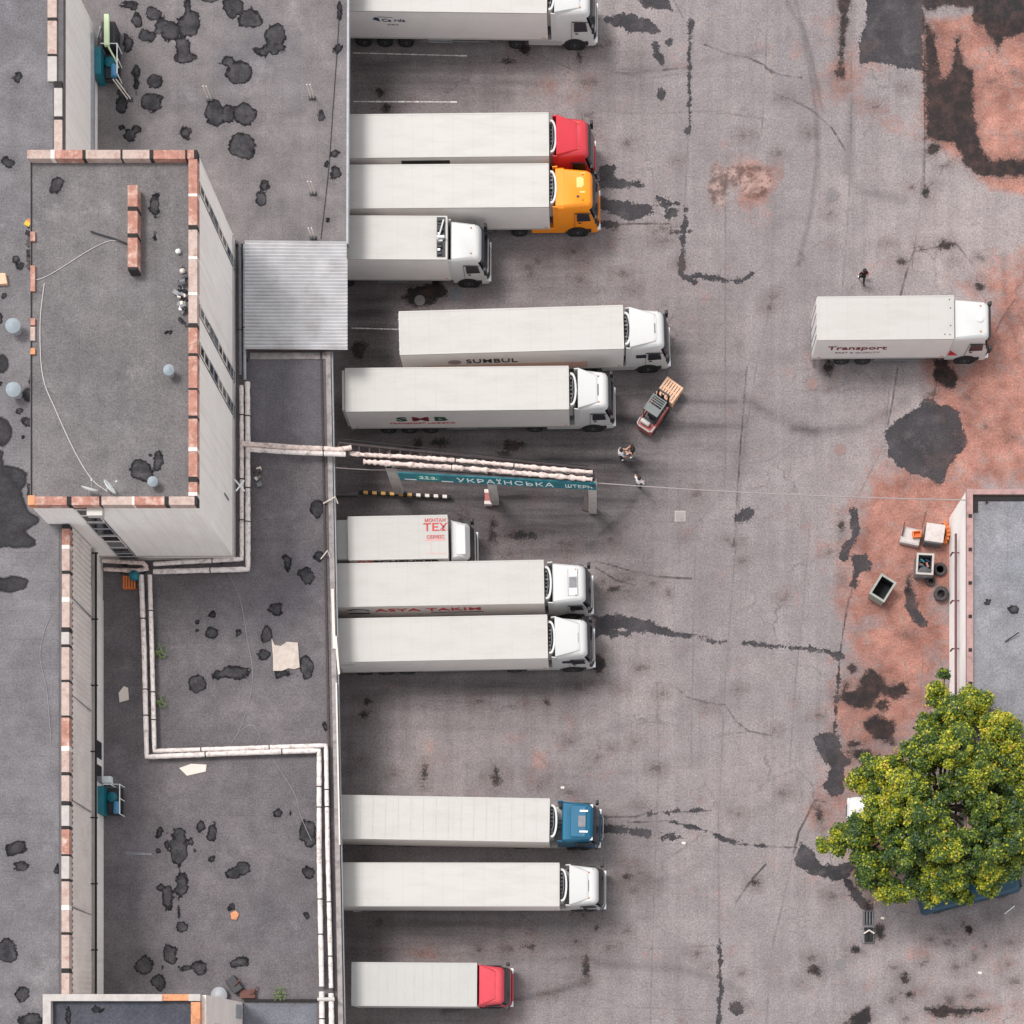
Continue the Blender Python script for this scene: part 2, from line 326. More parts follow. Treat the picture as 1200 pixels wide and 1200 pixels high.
def text(s, name, size, m, parent, loc, rot=(R(90), 0, 0), sx=1.0, depth=.01, bold=.02, spacing=1.0, fit=None):
    cu = bpy.data.curves.new(name+'_curve', 'FONT'); cu.body = s; cu.size = size; cu.extrude = depth; cu.offset = bold*size
    cu.space_character = spacing; cu.align_x = 'CENTER'; cu.align_y = 'CENTER'; cu.resolution_u = 3
    t = bpy.data.objects.new(name, cu); COL.objects.link(t)
    bpy.context.view_layer.update()
    me = bpy.data.meshes.new_from_object(t.evaluated_get(bpy.context.evaluated_depsgraph_get()))
    bpy.data.objects.remove(t); bpy.data.curves.remove(cu)
    if fit: xs = [v.co.x for v in me.vertices]; sx = fit/(max(xs)-min(xs))
    M = Matrix.LocRotScale(Vector(loc), __import__('mathutils').Euler(rot), Vector((sx, 1, 1)))
    me.transform(M); me.materials.clear(); me.materials.append(m)
    o = bpy.data.objects.new(name, me); COL.objects.link(o); o.parent = parent; return o

# ------------------------------------------------------------------ distance fields over pixel positions
def sd_poly(X, Y, poly):
    d = np.full(X.shape, 1e9); ins = np.zeros(X.shape, bool); n = len(poly)
    for i in range(n):
        x0, y0 = poly[i]; x1, y1 = poly[(i+1) % n]
        ex, ey = x1-x0, y1-y0; L = ex*ex+ey*ey+1e-9
        t = np.clip(((X-x0)*ex+(Y-y0)*ey)/L, 0, 1)
        d = np.minimum(d, (X-x0-t*ex)**2+(Y-y0-t*ey)**2)
        c = ((y0 > Y) != (y1 > Y)); 
        if ey != 0: ins ^= c & (X < ex*(Y-y0)/ey+x0)
    d = np.sqrt(d); return np.where(ins, -d, d)
def sd_line(X, Y, pl):
    d = np.full(X.shape, 1e9)
    for (x0, y0), (x1, y1) in zip(pl[:-1], pl[1:]):
        ex, ey = x1-x0, y1-y0; L = ex*ex+ey*ey+1e-9
        t = np.clip(((X-x0)*ex+(Y-y0)*ey)/L, 0, 1); d = np.minimum(d, (X-x0-t*ex)**2+(Y-y0-t*ey)**2)
    return np.sqrt(d)
def sd_ell(X, Y, e):
    x, y, rx, ry = e[:4]; m = min(rx, ry)
    return (np.sqrt(((X-x)/rx)**2+((Y-y)/ry)**2)-1)*m
def field(X, Y, shapes, k=1/19., far=40):
    """union distance in metres of ellipses (x,y,rx,ry), polygons [..], thick lines ('L', width, pts)"""
    D = np.full(X.shape, 3.0)
    for s in shapes:
        if isinstance(s, tuple) and s[0] == 'L': f = lambda a, b, s=s: sd_line(a, b, s[2])-s[1]; xs = [p[0] for p in s[2]]; ys = [p[1] for p in s[2]]
        elif isinstance(s, list): f = lambda a, b, s=s: sd_poly(a, b, s); xs = [p[0] for p in s]; ys = [p[1] for p in s]
        else: f = lambda a, b, s=s: sd_ell(a, b, s); xs = [s[0]-s[2], s[0]+s[2]]; ys = [s[1]-s[3], s[1]+s[3]]
        msk = (X > min(xs)-far) & (X < max(xs)+far) & (Y > min(ys)-far) & (Y < max(ys)+far)
        if not msk.any(): continue
        D[msk] = np.minimum(D[msk], f(X[msk], Y[msk])*k)
    return D
def sheet(name, quad, z, step, m, attrs, parent=None, extra=None):
    """finely meshed flat sheet; quad = four pixel corners (NW,NE,SE,SW); attrs maps an attribute to a function of pixel grids"""
    (ax, ay), (bx, by), (cx, cy), (dx, dy) = quad
    nu = int(max(abs(bx-ax), abs(cx-dx))/step)+2; nv = int(max(abs(dy-ay), abs(cy-by))/step)+2
    u, v = np.meshgrid(np.linspace(0, 1, nu), np.linspace(0, 1, nv))
    X = (1-v)*((1-u)*ax+u*bx)+v*((1-u)*dx+u*cx); Y = (1-v)*((1-u)*ay+u*by)+v*((1-u)*dy+u*cy)
    s = (CH-z)/CF; co = np.stack([(X-NX)*s, (NY-Y)*s, np.full(X.shape, z)], -1).reshape(-1, 3)
    idx = np.arange(nu*nv).reshape(nv, nu)
    q = np.stack([idx[1:, :-1], idx[1:, 1:], idx[:-1, 1:], idx[:-1, :-1]], -1).reshape(-1, 4)
    ex_v = []; ex_f = []
    if extra: ex_v, ex_f = extra
    nq = len(q); nvt = len(co)
    allco = np.concatenate([co, np.array(ex_v, float).reshape(-1, 3)]) if ex_v else co
    allq = np.concatenate([q, np.array(ex_f)+nvt]) if ex_f else q
    me = bpy.data.meshes.new(name); me.vertices.add(len(allco)); me.vertices.foreach_set('co', allco.ravel())
    me.loops.add(len(allq)*4); me.loops.foreach_set('vertex_index', allq.ravel().astype(np.int32))
    me.polygons.add(len(allq)); me.polygons.foreach_set('loop_start', np.arange(0, len(allq)*4, 4, dtype=np.int32))
    me.update(calc_edges=True)
    for k, fn in attrs.items():
        a = me.attributes.new(k, 'FLOAT', 'POINT'); val = np.full(len(allco), 3.0 if k not in ('red', 'grime_shade') else 0.0, dtype=np.float32)
        val[:nvt] = fn(X, Y).ravel(); a.data.foreach_set('value', val)
    me.materials.append(m); o = bpy.data.objects.new(name, me); COL.objects.link(o)
    if parent: o.parent = parent
    return o
#@@GROUND
# ------------------------------------------------------------------ the yard
TAR = [
 [(1012, -30), (1080, -30), (1083, 30), (1082, 82), (1066, 82), (1050, 78), (1035, 75), (1008, 75), (1006, 50), (1016, 20)],
 [(1038, 502), (1055, 490), (1075, 478), (1084, 466), (1094, 470), (1108, 475), (1122, 480), (1130, 505), (1135, 517), (1122, 535), (1110, 550), (1108, 562), (1095, 567), (1086, 558), (1070, 556), (1050, 545), (1040, 530)],
 [(697, 722), (725, 719), (765, 729), (790, 739), (792, 747), (760, 742), (730, 738), (697, 744)], [(697, 733), (740, 740), (740, 746), (697, 745)],
 ('L', 2.2, [(790, 743), (812, 746), (835, 751)]), ('L', 1.6, [(835, 752), (862, 750)]), ('L', 2.4, [(872, 752), (910, 758), (948, 760)]), ('L', 3, [(950, 760), (975, 765), (986, 770)]), ('L', 1.7, [(984, 765), (982, 800), (978, 860)]),
 [(952, 865), (965, 858), (978, 858), (988, 868), (984, 880), (997, 893), (988, 905), (988, 930), (975, 935), (965, 920), (972, 900), (960, 885)],
 [(937, 988), (950, 995), (962, 1012), (985, 1015), (1000, 1003), (1006, 1010), (995, 1030), (975, 1030), (950, 1025), (931, 1014)],
 ('L', 6, [(994, 1036), (1003, 1048), (1016, 1064)]), [(1062, 705), (1058, 682), (1072, 690), (1075, 710), (1088, 730), (1085, 735), (1072, 732), (1060, 710)],
 ('L', 5, [(1001, 600), (1003, 625), (994, 640), (988, 654)]), [(998, 652), (1015, 648), (1025, 660), (1020, 668), (1008, 672), (1002, 690), (996, 686), (1000, 668)],
 [(702, 195), (722, 195), (720, 208), (755, 214), (756, 219), (735, 220), (702, 222)], [(702, 230), (730, 236), (762, 240), (764, 250), (752, 258), (730, 257), (702, 243)], (712, 262, 12, 4), ('L', 1.8, [(762, 242), (795, 238)]),
 ('L', 3, [(803, 246), (801, 275), (799, 318)]), ('L', 2.2, [(783, 272), (808, 272)]), (776, 233, 7, 4), (787, 250, 10, 6), ('L', 3.4, [(799, 322), (815, 331)]), ('L', 2.6, [(812, 323), (840, 326), (868, 330)]), ('L', 1.6, [(866, 331), (882, 321)]),
 [(750, -20), (783, -20), (787, 12), (765, 10), (750, 8)], [(700, 22), (730, 15), (755, 20), (770, 32), (778, 36), (765, 40), (740, 38), (722, 30)],
 ('L', 4, [(768, 52), (771, 64), (776, 76)]), (775, 110, 4, 8), (785, 50, 5, 5), ('L', 1.6, [(809, 15), (809, 38)]), ('L', 2.8, [(810, 24), (809, 36)]), ('L', 1.4, [(808, 40), (808, 150)]), (805, 152, 3, 5),
 [(703, 967), (735, 969), (760, 973), (768, 979), (757, 983), (735, 977), (703, 976)], (785, 981, 12, 4), ('L', 1.6, [(760, 955), (790, 950), (820, 950)]), ('L', 1.5, [(785, 963), (830, 974), (860, 988), (895, 992)]),
 (875, 603, 9, 8), (866, 608, 5, 4), [(480, -10), (484, -5), (480, 5)], (245, 0, 1, 1), ('L', 1.8, [(843, 1105), (845, 1160), (841, 1205)]), (863, 1181, 8, 9), [(940, 1000), (950, 1010), (938, 1010)], (1136, 1089, 5, 5),
]
OIL = [
 [(1083, 22), (1096, 40), (1102, 90), (1108, 92), (1117, 80), (1118, 46), (1125, 43), (1128, 76), (1140, 82), (1141, 130), (1148, 168), (1160, 188), (1205, 186), (1205, 207), (1160, 208), (1140, 204), (1128, 190), (1120, 168), (1100, 166), (1086, 162), (1084, 90)],
 [(1078, -30), (1210, -30), (1210, 38), (1178, 44), (1168, 60), (1158, 38), (1140, 25), (1138, 10), (1112, 6), (1084, 14)],
 [(983, -5), (997, -5), (991, 45), (989, 60), (984, 58)], (986, 66, 4, 5), (985, 84, 5, 11), (1094, 174, 8, 7),
 [(1095, 420), (1112, 420), (1114, 432), (1124, 440), (1119, 454), (1100, 452), (1092, 440)], (970, 431, 5, 9),
 [(1010, 790), (1022, 785), (1032, 792), (1038, 803), (1062, 800), (1065, 813), (1050, 819), (1032, 815), (1022, 830), (1000, 830), (986, 820), (988, 810), (1004, 806)], (1034, 827, 8, 7),
 [(1008, 845), (1028, 838), (1050, 848), (1047, 858), (1046, 872), (1034, 870), (1018, 860)], (1009, 883, 15, 6), (1002, 872, 8, 4), (1000, 784, 5, 4), (992, 805, 5, 5), (961, 957, 5, 8),
 (986, 616, 3, 6), (1064, 690, 5, 10), (987, 678, 2, 2), (1031, 1090, 6, 9), (1136, 1090, 5, 5), (1001, 1113, 5, 3.5), (955, 1137, 7, 6), [(1085, 1181), (1110, 1177), (1135, 1182), (1160, 1183), (1130, 1190), (1092, 1192)],
 [(990, 1200), (1003, 1186), (1018, 1180), (1022, 1195), (1010, 1210)], (1060, 1146, 6, 6), (1066, 1165, 5, 4), (582, 907, 3, 6), (582, 912, 8, 5), (497, 907, 3, 8), (495, 347, 22, 12), (510, 340, 14, 12), (420, 410, 9, 9), (426, 404, 6, 4),
 (600, 522, 13, 6), (592, 532, 8, 4), (515, 519, 9, 5), (518, 534, 12, 4), (489, 522, 4, 9), (470, 532, 18, 8), (610, 15, 1, 1), (445, 108, 4, 5), (452, 125, 6, 5), (595, 71, 6, 3), (679, 62, 3, 8), (614, 57, 9, 6), (580, 915, 4, 6), (701, 778, 9, 10), (560, 822, 3, 2), (641, 823, 3, 4), (700, 1087, 2, 2), (733, 1027, 5, 3), (686, 1135, 4, 12), (677, 1104, 3, 2), (620, 1110, 8, 3), (884, 1035, 4, 3), (952, 452, 1, 1), (430, 822, 4, 3), (426, 837, 5, 3), (560, 1112, 3, 3), (1017, 1060, 3, 5), (1108, 287, 8, 5), (1086, 225, 5, 6), (1058, 307, 6, 2), (1147, 335, 6, 5), (975, 230, 1, 1), (576, 628, 5, 8), (577, 615, 4, 8), (610, 627, 16, 4), (722, 690, 8, 3), (1010, 808, 9, 4), (540, 616, 3, 10),
]
rs = random.Random(3)
OIL_BIG = list(OIL)
for i in range(120):
    x = rs.uniform(410, 1195); y = rs.uniform(0, 1195); r_ = rs.choice([.7, .8, 1, 1.2, 1.6, 2.4]); OIL.append((x, y, r_*rs.uniform(1, 2.0), r_))
for i in range(50):
    x = rs.gauss(700, 45); y = rs.choice([rs.uniform(20, 340), rs.uniform(620, 1180)]); r_ = rs.choice([1, 1.5, 2.5]); OIL.append((x, y, r_*rs.uniform(1, 2.5), r_))
for i in range(26):
    x = rs.uniform(1040, 1190); y = rs.uniform(1080, 1195); r_ = rs.choice([1, 1.5, 3]); OIL.append((x, y, r_*rs.uniform(1, 1.6), r_))
CRACK = [
 [(703, 958), (745, 957), (760, 952), (835, 950)], [(735, 964), (785, 962), (830, 974), (860, 988), (895, 992), (934, 993)], [(955, 937), (944, 960), (936, 975), (930, 1000)], [(955, 937), (967, 940)],
 [(1083, 40), (1084, 160), (1082, 230)], [(995, 700), (988, 740), (984, 770), (982, 810), (977, 862)], [(1000, 668), (998, 700)], [(790, 741), (835, 747)],
 [(792, 805), (805, 817), (830, 824), (850, 826), (862, 845), (878, 857), (905, 862)], [(698, 658), (715, 662), (735, 668), (770, 676), (810, 678)], [(698, 665), (722, 680), (745, 686)],
 [(825, 52), (850, 62), (878, 68), (895, 76), (905, 86)], [(897, 80), (915, 88), (940, 91)], [(905, 108), (930, 118), (950, 128), (975, 150), (990, 175)], [(776, 82), (810, 79)], [(790, 1), (800, 20)],
 [(843, 1100), (845, 1160), (841, 1205)], [(875, 430), (868, 520), (864, 580), (860, 640)], [(541, 595), (541, 640)], [(545, 592), (570, 596), (590, 600)], [(1072, 290), (1062, 320), (1054, 352)], [(1070, 295), (1120, 285), (1140, 310)],
 [(1190, 350), (1175, 372), (1165, 392)], [(1052, 430), (1046, 470), (1040, 500)], [(1100, 440), (1092, 470)], [(898, 1012), (880, 1032), (862, 1058)], [(1085, 600), (1080, 620)], [(690, 265), (740, 262), (785, 262)],
]
JOINT = [
 [(808, 20), (807, 150), (803, 230), (799, 330)], [(900, -5), (897, 80), (893, 150), (886, 175)], [(998, 60), (997, 170), (994, 250), (988, 330), (985, 350)], [(1083, 160), (1078, 250), (1070, 300), (1066, 345)],
 [(905, 350), (888, 420), (872, 520), (862, 640), (850, 800), (842, 960), (843, 1100)], [(930, 1000), (917, 1060), (905, 1110), (898, 1200)], [(700, 130), (760, 134), (830, 130), (900, 140)], [(700, 80), (760, 92), (810, 84)],
 [(1046, 420), (1042, 460), (1036, 520), (1002, 590)], [(950, 600), (942, 700), (932, 800), (925, 900)], [(770, 800), (772, 900), (768, 1000), (762, 1200)], [(815, 640), (812, 760), (810, 900)], [(1118, 400), (1112, 440)], [(1082, 770), (1078, 830)],
 [(850, 190), (850, 560)], [(1100, 100), (1200, 105)], [(960, 500), (900, 540), (840, 548)], [(700, 1100), (760, 1112), (840, 1108)], [(700, 1170), (740, 1180), (840, 1185)], [(535, 20), (700, 95)], [(640, 540), (720, 610), (690, 640)],
]
RED = [([(1078, 20), (1215, 20), (1215, 232), (1165, 222), (1130, 190), (1085, 165)], 1.0, 8), ([(1150, 320), (1215, 300), (1215, 572), (1128, 572), (1110, 610), (1112, 790), (1080, 850), (1055, 885), (1000, 900), (978, 860), (990, 780), (996, 700), (985, 640), (1020, 565), (1060, 540), (1130, 520), (1150, 460)], .95, 34),
       ([(1020, 560), (1130, 560), (1112, 700), (1060, 660), (1010, 640)], 1.15, 14), ([(960, 900), (1060, 880), (1060, 1060), (1000, 1050), (955, 960)], .62, 18), ([(940, 20), (1020, 60), (1080, 160), (1000, 150), (950, 120)], .38, 30), ([(1080, 420), (1215, 420), (1215, 560), (1120, 560)], .95, 14), ([(1140, 400), (1200, 400), (1200, 470), (1135, 470)], 1.2, 12), ([(1050, 1150), (1210, 1100), (1210, 1210)], .3, 40), ([(600, 850), (680, 850), (680, 930), (600, 930)], .22, 25), ([(640, 90), (700, 90), (700, 130), (600, 130)], .4, 15), ([(860, 180), (910, 195), (900, 245), (860, 240)], .7, 12), ([(430, 1100), (470, 1110), (560, 1125), (440, 1120)], .5, 10)]
GRIME_SHADE = [([(395, 40), (560, 50), (640, 70), (600, 130), (395, 130)], .42, 30), ([(395, 495), (700, 495), (760, 470), (780, 560), (700, 640), (620, 650), (560, 620), (395, 620)], .62, 45), ([(395, 330), (470, 330), (470, 440), (395, 440)], .55, 25), ([(700, 380), (830, 360), (840, 520), (740, 600), (690, 560)], .38, 70),  # soiled bay ground, with soft shade beside docks and lorries mixed into the colour
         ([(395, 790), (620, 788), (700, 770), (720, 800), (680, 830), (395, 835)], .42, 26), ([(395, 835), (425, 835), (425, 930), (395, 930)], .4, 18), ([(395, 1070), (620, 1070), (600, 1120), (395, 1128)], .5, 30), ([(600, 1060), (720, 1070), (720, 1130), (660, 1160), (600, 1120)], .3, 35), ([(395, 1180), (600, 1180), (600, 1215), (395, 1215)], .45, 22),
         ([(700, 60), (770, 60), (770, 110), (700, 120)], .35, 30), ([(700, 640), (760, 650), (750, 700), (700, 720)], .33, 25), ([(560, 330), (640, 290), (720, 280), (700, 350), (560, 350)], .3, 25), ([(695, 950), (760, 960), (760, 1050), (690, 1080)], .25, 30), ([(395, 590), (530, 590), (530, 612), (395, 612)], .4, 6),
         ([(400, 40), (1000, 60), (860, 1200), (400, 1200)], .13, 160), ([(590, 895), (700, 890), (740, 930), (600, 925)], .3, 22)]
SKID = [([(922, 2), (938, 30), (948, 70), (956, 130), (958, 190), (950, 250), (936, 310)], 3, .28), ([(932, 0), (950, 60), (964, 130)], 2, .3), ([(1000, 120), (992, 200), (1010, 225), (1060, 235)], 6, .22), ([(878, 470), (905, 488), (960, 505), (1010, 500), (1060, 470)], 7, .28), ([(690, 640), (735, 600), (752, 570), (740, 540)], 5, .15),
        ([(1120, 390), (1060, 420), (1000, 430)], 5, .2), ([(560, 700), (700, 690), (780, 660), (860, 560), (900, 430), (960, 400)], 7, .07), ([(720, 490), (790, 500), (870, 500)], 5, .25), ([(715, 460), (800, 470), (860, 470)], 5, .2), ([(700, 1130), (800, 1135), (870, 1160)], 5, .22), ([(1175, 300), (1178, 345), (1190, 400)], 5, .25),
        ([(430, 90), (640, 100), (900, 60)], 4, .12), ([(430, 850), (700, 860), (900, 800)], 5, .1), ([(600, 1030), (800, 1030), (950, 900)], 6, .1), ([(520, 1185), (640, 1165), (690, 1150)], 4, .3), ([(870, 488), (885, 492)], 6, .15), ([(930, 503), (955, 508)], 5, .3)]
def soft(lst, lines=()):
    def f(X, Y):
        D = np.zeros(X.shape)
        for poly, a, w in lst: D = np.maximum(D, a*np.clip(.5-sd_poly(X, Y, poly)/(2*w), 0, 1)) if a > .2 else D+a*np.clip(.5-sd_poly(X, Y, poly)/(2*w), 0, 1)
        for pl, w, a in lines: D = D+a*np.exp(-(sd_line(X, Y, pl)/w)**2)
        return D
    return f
def lines(lst):
    def f(X, Y):
        D = np.full(X.shape, 3.0)
        for pl in lst: D = np.minimum(D, sd_line(X, Y, pl)/18.86)
        return D
    return f
gx = [P(375, -25).x, P(1225, -25).x]; gy = [P(0, 1225).y, P(0, -25).y]; B = 420
ev = []; ef = []
for (x0, x1, y0, y1) in ((-B, B, gy[1], B), (-B, B, -B, gy[0]), (-B, gx[0], gy[0], gy[1]), (gx[1], B, gy[0], gy[1])):
    o = len(ev); ev += [(x0, y0, 0), (x1, y0, 0), (x1, y1, 0), (x0, y1, 0)]; ef.append((o, o+1, o+2, o+3))
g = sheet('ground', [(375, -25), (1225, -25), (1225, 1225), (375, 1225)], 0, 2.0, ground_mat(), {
    'tar': lambda X, Y: field(X, Y, TAR, 1/18.86), 'oil': lambda X, Y: field(X, Y, OIL, 1/18.86, 14), 'red': soft(RED), 'grime_shade': soft(GRIME_SHADE, SKID),
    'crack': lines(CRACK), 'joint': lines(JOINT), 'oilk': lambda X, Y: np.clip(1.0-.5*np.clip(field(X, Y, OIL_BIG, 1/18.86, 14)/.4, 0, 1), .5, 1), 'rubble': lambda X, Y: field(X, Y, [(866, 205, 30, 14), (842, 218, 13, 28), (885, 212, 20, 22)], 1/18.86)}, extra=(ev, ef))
tag(g, 'worn pinkish grey asphalt yard with oil stains, cracks and tar repairs', kind='structure')
for (x0, y0, x1, y1) in ((414, 62, 548, 65.5), (414, 119, 536, 119.5), (412, 384.5, 470, 386), (414, 1068, 424, 1068)):
    a = P(x0, y0); b = P(x1, y1); n = 14; mb = MB()
    for i in range(n):
        p = a.lerp(b, i/n); q = a.lerp(b, (i+.93)/n); w = .045*random.uniform(.6, 1.1)
        mb.add([(p.x, p.y-w, .004), (q.x, q.y-w, .004), (q.x, q.y+w, .004), (p.x, p.y+w, .004)], [(0, 1, 2, 3)])
    tag(mb.build('road_marking', linep), 'worn white bay line painted on the asphalt', kind='structure')
def manhole(px, py, r, m1, label, square=False):
    t = empty('manhole_cover', P(px, py), label, 'manhole cover', None)
    if square:
        MB().box(-r, r, -r, r, .002, .035, bev=.01).build('cover_frame', mat('frame_concrete', (170, 162, 158), .9, var=.15, scale=3, dirt=.5), t); MB().box(-r*.8, r*.8, -r*.8, r*.8, .036, .045).build('lid', mat('lid_concrete', (150, 144, 140), .9, var=.15, scale=3, dirt=.5), t)
    else:
        MB().lathe([(r*.78, .002), (r*1.0, .002), (r, .022), (r*.8, .03), (r*.78, .02)], n=28).build('cover_frame', m1, t, smooth=40)
        mb = MB().lathe([(r*.74, .002), (r*.74, .016), (r*.3, .018)], n=28)
        for k in range(-3, 4): mb.box(-r*.45, r*.45, k*r*.16-.02, k*r*.16+.02, .018, .026)
        mb.build('lid', m1, t)
fr = mat('worn_iron_cover', (134, 112, 108), .7, var=.15, scale=6); gc = mat('grey_cover', (120, 114, 114), .8, var=.15, scale=6)
manhole(535, 345, .38, greym, 'round iron manhole cover beside the dark oil patch near the small white lorry')
manhole(952, 450, .36, fr, 'round reddish manhole cover below the rear of the lorry marked Transport')
manhole(984, 527, .36, fr, 'round reddish manhole cover in the open yard left of the big tar puddle')
manhole(975, 230, .32, gc, 'round grey manhole cover on open asphalt above the walking person')
manhole(492, 352, .33, gc, 'pale round manhole cover inside the dark oil stain by the docks')
manhole(797, 605, .34, concrete, 'square concrete drain cover in the middle of the yard below the cable', True)
manhole(984, 1131, .36, gc, 'round grey manhole cover on asphalt near the bottom edge of the yard')
#@@BUILDINGS
def patchset(lst, wet=()):
    return {'patch': lambda X, Y: field(X, Y, lst, 1/19.7), 'wet': lambda X, Y: field(X, Y, list(wet), 1/19.7)}
def brick_run(mb, a, b, w, z0, z1, seed, lead=1.0, colors=(0, 0, 0, 1)):
    """parapet between two points along x or y made of brick lengths with dark and limewashed joints"""
    rr = random.Random(seed); a = Vector(a); lw = w; b = Vector(b); L = (b-a).length; d = (b-a).normalized(); n = Vector((-d.y, d.x)); s = 0
    while s < L:
        l = min(rr.uniform(1.35, 2.0), L-s); mi = rr.choice(colors); jw = rr.uniform(.1, .27)
        for (l0, l1, m_, dz) in ((s, s+l-jw, mi, 0), (s+l-jw, s+l, rr.choice((2, 2, 2, 3)), .012)):
            l1 = min(l1, L)
            if l1 <= l0: continue
            p = [a+d*l0-n*w/2, a+d*l1-n*w/2, a+d*l1+n*w/2, a+d*l0+n*w/2]
            mb.prism([(q.x, q.y) for q in p], z0, z1+dz+rr.uniform(-.01, .01), m_)
        s += l
def block(name, x0, x1, y0, y1, z1, label, wm):
    t = empty(name, ((x0+x1)/2, (y0+y1)/2, 0), label, 'building')
    return t
def child_of(o, t):
    """parent a world-space mesh to its thing without moving it"""
    o.parent = t; o.matrix_parent_inverse = t.matrix_basis.inverted() if False else Matrix.Translation(-Vector(t.location)); return o
def kid(mb, name, mats, t, smooth=0):
    return child_of(mb.build(name, mats, None, smooth), t)

def kids(mb, name, mats, t, nf=6, smooth=0):
    """every box in the builder becomes a part of its own"""
    for i in range(0, len(mb.f), nf):
        fs = mb.f[i:i+nf]; ids = sorted({v for f in fs for v in f}); mp = {v: k for k, v in enumerate(ids)}
        m2 = MB(); m2.v = [mb.v[v] for v in ids]; m2.f = [tuple(mp[v] for v in f) for f in fs]; m2.m = mb.m[i:i+nf]; kid(m2, name, mats, t, smooth)

# --- loading dock building (long low building along the bays)
dock = empty('warehouse', (-22, 30, 0), 'long low loading dock building with patched grey bitumen roof beside the parked lorries', 'building')
WX = -16.62; ZN = 6.0; ZS = 5.8
yE = P(0, 410, ZN).y
yS = yE-.4
kid(MB().box(-36, WX, yS, 72, 0, 5.6), 'wall', wallw, dock)
kid(MB().box(-36, WX-.05, -10, yS, 0, 5.4), 'wall', wallw, dock)
slab = MB()
q = [P(*c, ZN) for c in ((-20, -85), (409, -85), (407.6, 286), (-20, 286))]; slab.prism([(v.x, v.y) for v in q][::-1], 5.6, ZN-.02)
q = [P(*c, ZS) for c in ((60, 286), (385.5, 286), (405.6, 1285), (60, 1285))]; slab.prism([(v.x, v.y) for v in q][::-1], 5.4, ZS-.02)
kid(slab, 'roof_slab', dkconc, dock)
DN = [(273, 9, 14, 12), (292, 21, 14, 11), (161, 24, 6, 8), (179, 16, 9, 9), (189, 30, 8, 10), (200, 37, 11, 12), (222, 28, 14, 15), (220, 8, 3, 9), (214, 56, 9, 14), (217, 67, 13, 8), (170, 42, 6, 8), (177, 44, 5, 7), (150, 49, 7, 10), (181, 96, 9, 9), (160, 84, 3, 7), (160, 100, 4, 9), (178, 120, 13, 13),
      (324, 40, 12, 12), (308, 60, 10, 7), (320, 57, 15, 8), (270, 72, 9, 6), (280, 84, 16, 14), (252, 133, 12, 15), (266, 133, 9, 12), (287, 135, 14, 14), (284, 171, 17, 16), (217, 156, 7, 7), (142, 149, 5, 5), (154, 159, 8, 7), (160, 152, 5, 5), (143, 122, 8, 9), (312, 217, 5, 5), (306, 236, 6, 8), (377, 136, 5, 6), (396, 58, 6, 7), (393, 180, 5, 5), (392, 201, 5, 7), (383, 191, 3, 6), (398, 10, 3, 9), (384, 258, 2, 2), (145, 110, 6, 8), (245, -6, 12, 8), (152, 5, 8, 6)]
DS = [(372, 597, 8, 9), (337, 658, 5, 8), (373, 651, 4, 7), (359, 675, 9, 10), (323, 713, 8, 8), (311, 744, 6, 10), (359, 782, 8, 15), (309, 766, 6, 5), (230, 802, 10, 10), (275, 788, 15, 7), (257, 790, 8, 5), (249, 741, 7, 8), (279, 743, 4, 4), (247, 721, 5, 4), (233, 739, 3, 3), (382, 851, 4, 6), (231, 729, 3, 3), (334, 790, 16, 3),
      (325, 952, 5, 6), (340, 952, 2, 5), (359, 974, 11, 13), (364, 987, 7, 8), (362, 1024, 7, 7), (236, 969, 7, 8), (248, 973, 8, 10), (187, 978, 4, 7), (185, 997, 5, 5), (209, 995, 10, 20), (212, 974, 7, 5), (195, 999, 3, 12), (224, 986, 3, 4), (228, 997, 2, 4), (249, 1006, 5, 5), (214, 1036, 8, 15), (196, 1050, 7, 13), (188, 1039, 4, 4), (285, 1018, 9, 8), (273, 1023, 10, 8), (272, 1062, 3, 4), (213, 1086, 6, 6), (199, 1118, 9, 11), (168, 1134, 11, 12), (186, 1151, 9, 11), (190, 1134, 3, 4), (233, 1135, 9, 7), (218, 1135, 6, 4), (281, 1128, 9, 6), (360, 1075, 3, 4), (210, 1062, 1, 8)]
rn = roof_mat('bitumen_roof_north', (128, 121, 121), (1.02, 9), rot=90)
rsm = roof_mat('bitumen_roof_south', (114, 108, 110), (1.02, 9), rot=0, tint=(86, 86, 96))
child_of(sheet('roof', [(-20, -85), (408.8, -85), (407.4, 285.5), (-20, 285.5)], ZN, 2.2, rn, patchset(DN)), dock)
child_of(sheet('roof', [(60, 286), (385.2, 286), (405.2, 1285), (60, 1285)], ZS, 2.2, rsm, patchset(DS)), dock)
rdk = roof_mat('newer_bitumen_sheet', (110, 106, 110), (1.02, 9), rot=90, tint=(88, 88, 98))
child_of(sheet('roof_patch_sheet', [(292, 418), (383.5, 418), (385.5, 524), (293, 524)], ZS+.012, 3, rdk, patchset([(318, 470, 1, 1)])), dock)
child_of(sheet('roof_patch_sheet', [(286, 1176), (371, 1176), (371, 1285), (286, 1285)], ZS+.012, 3, roof_mat('blue_bitumen_sheet', (120, 121, 128), (1.02, 9), tint=(100, 106, 120)), patchset([])), dock)
a, b = P(286, 1172, ZS), P(372, 1173, ZS)
kid(MB().box(a.x, b.x, a.y-.1, a.y+.05, ZS, ZS+.16), 'roof_kerb', joint, dock)
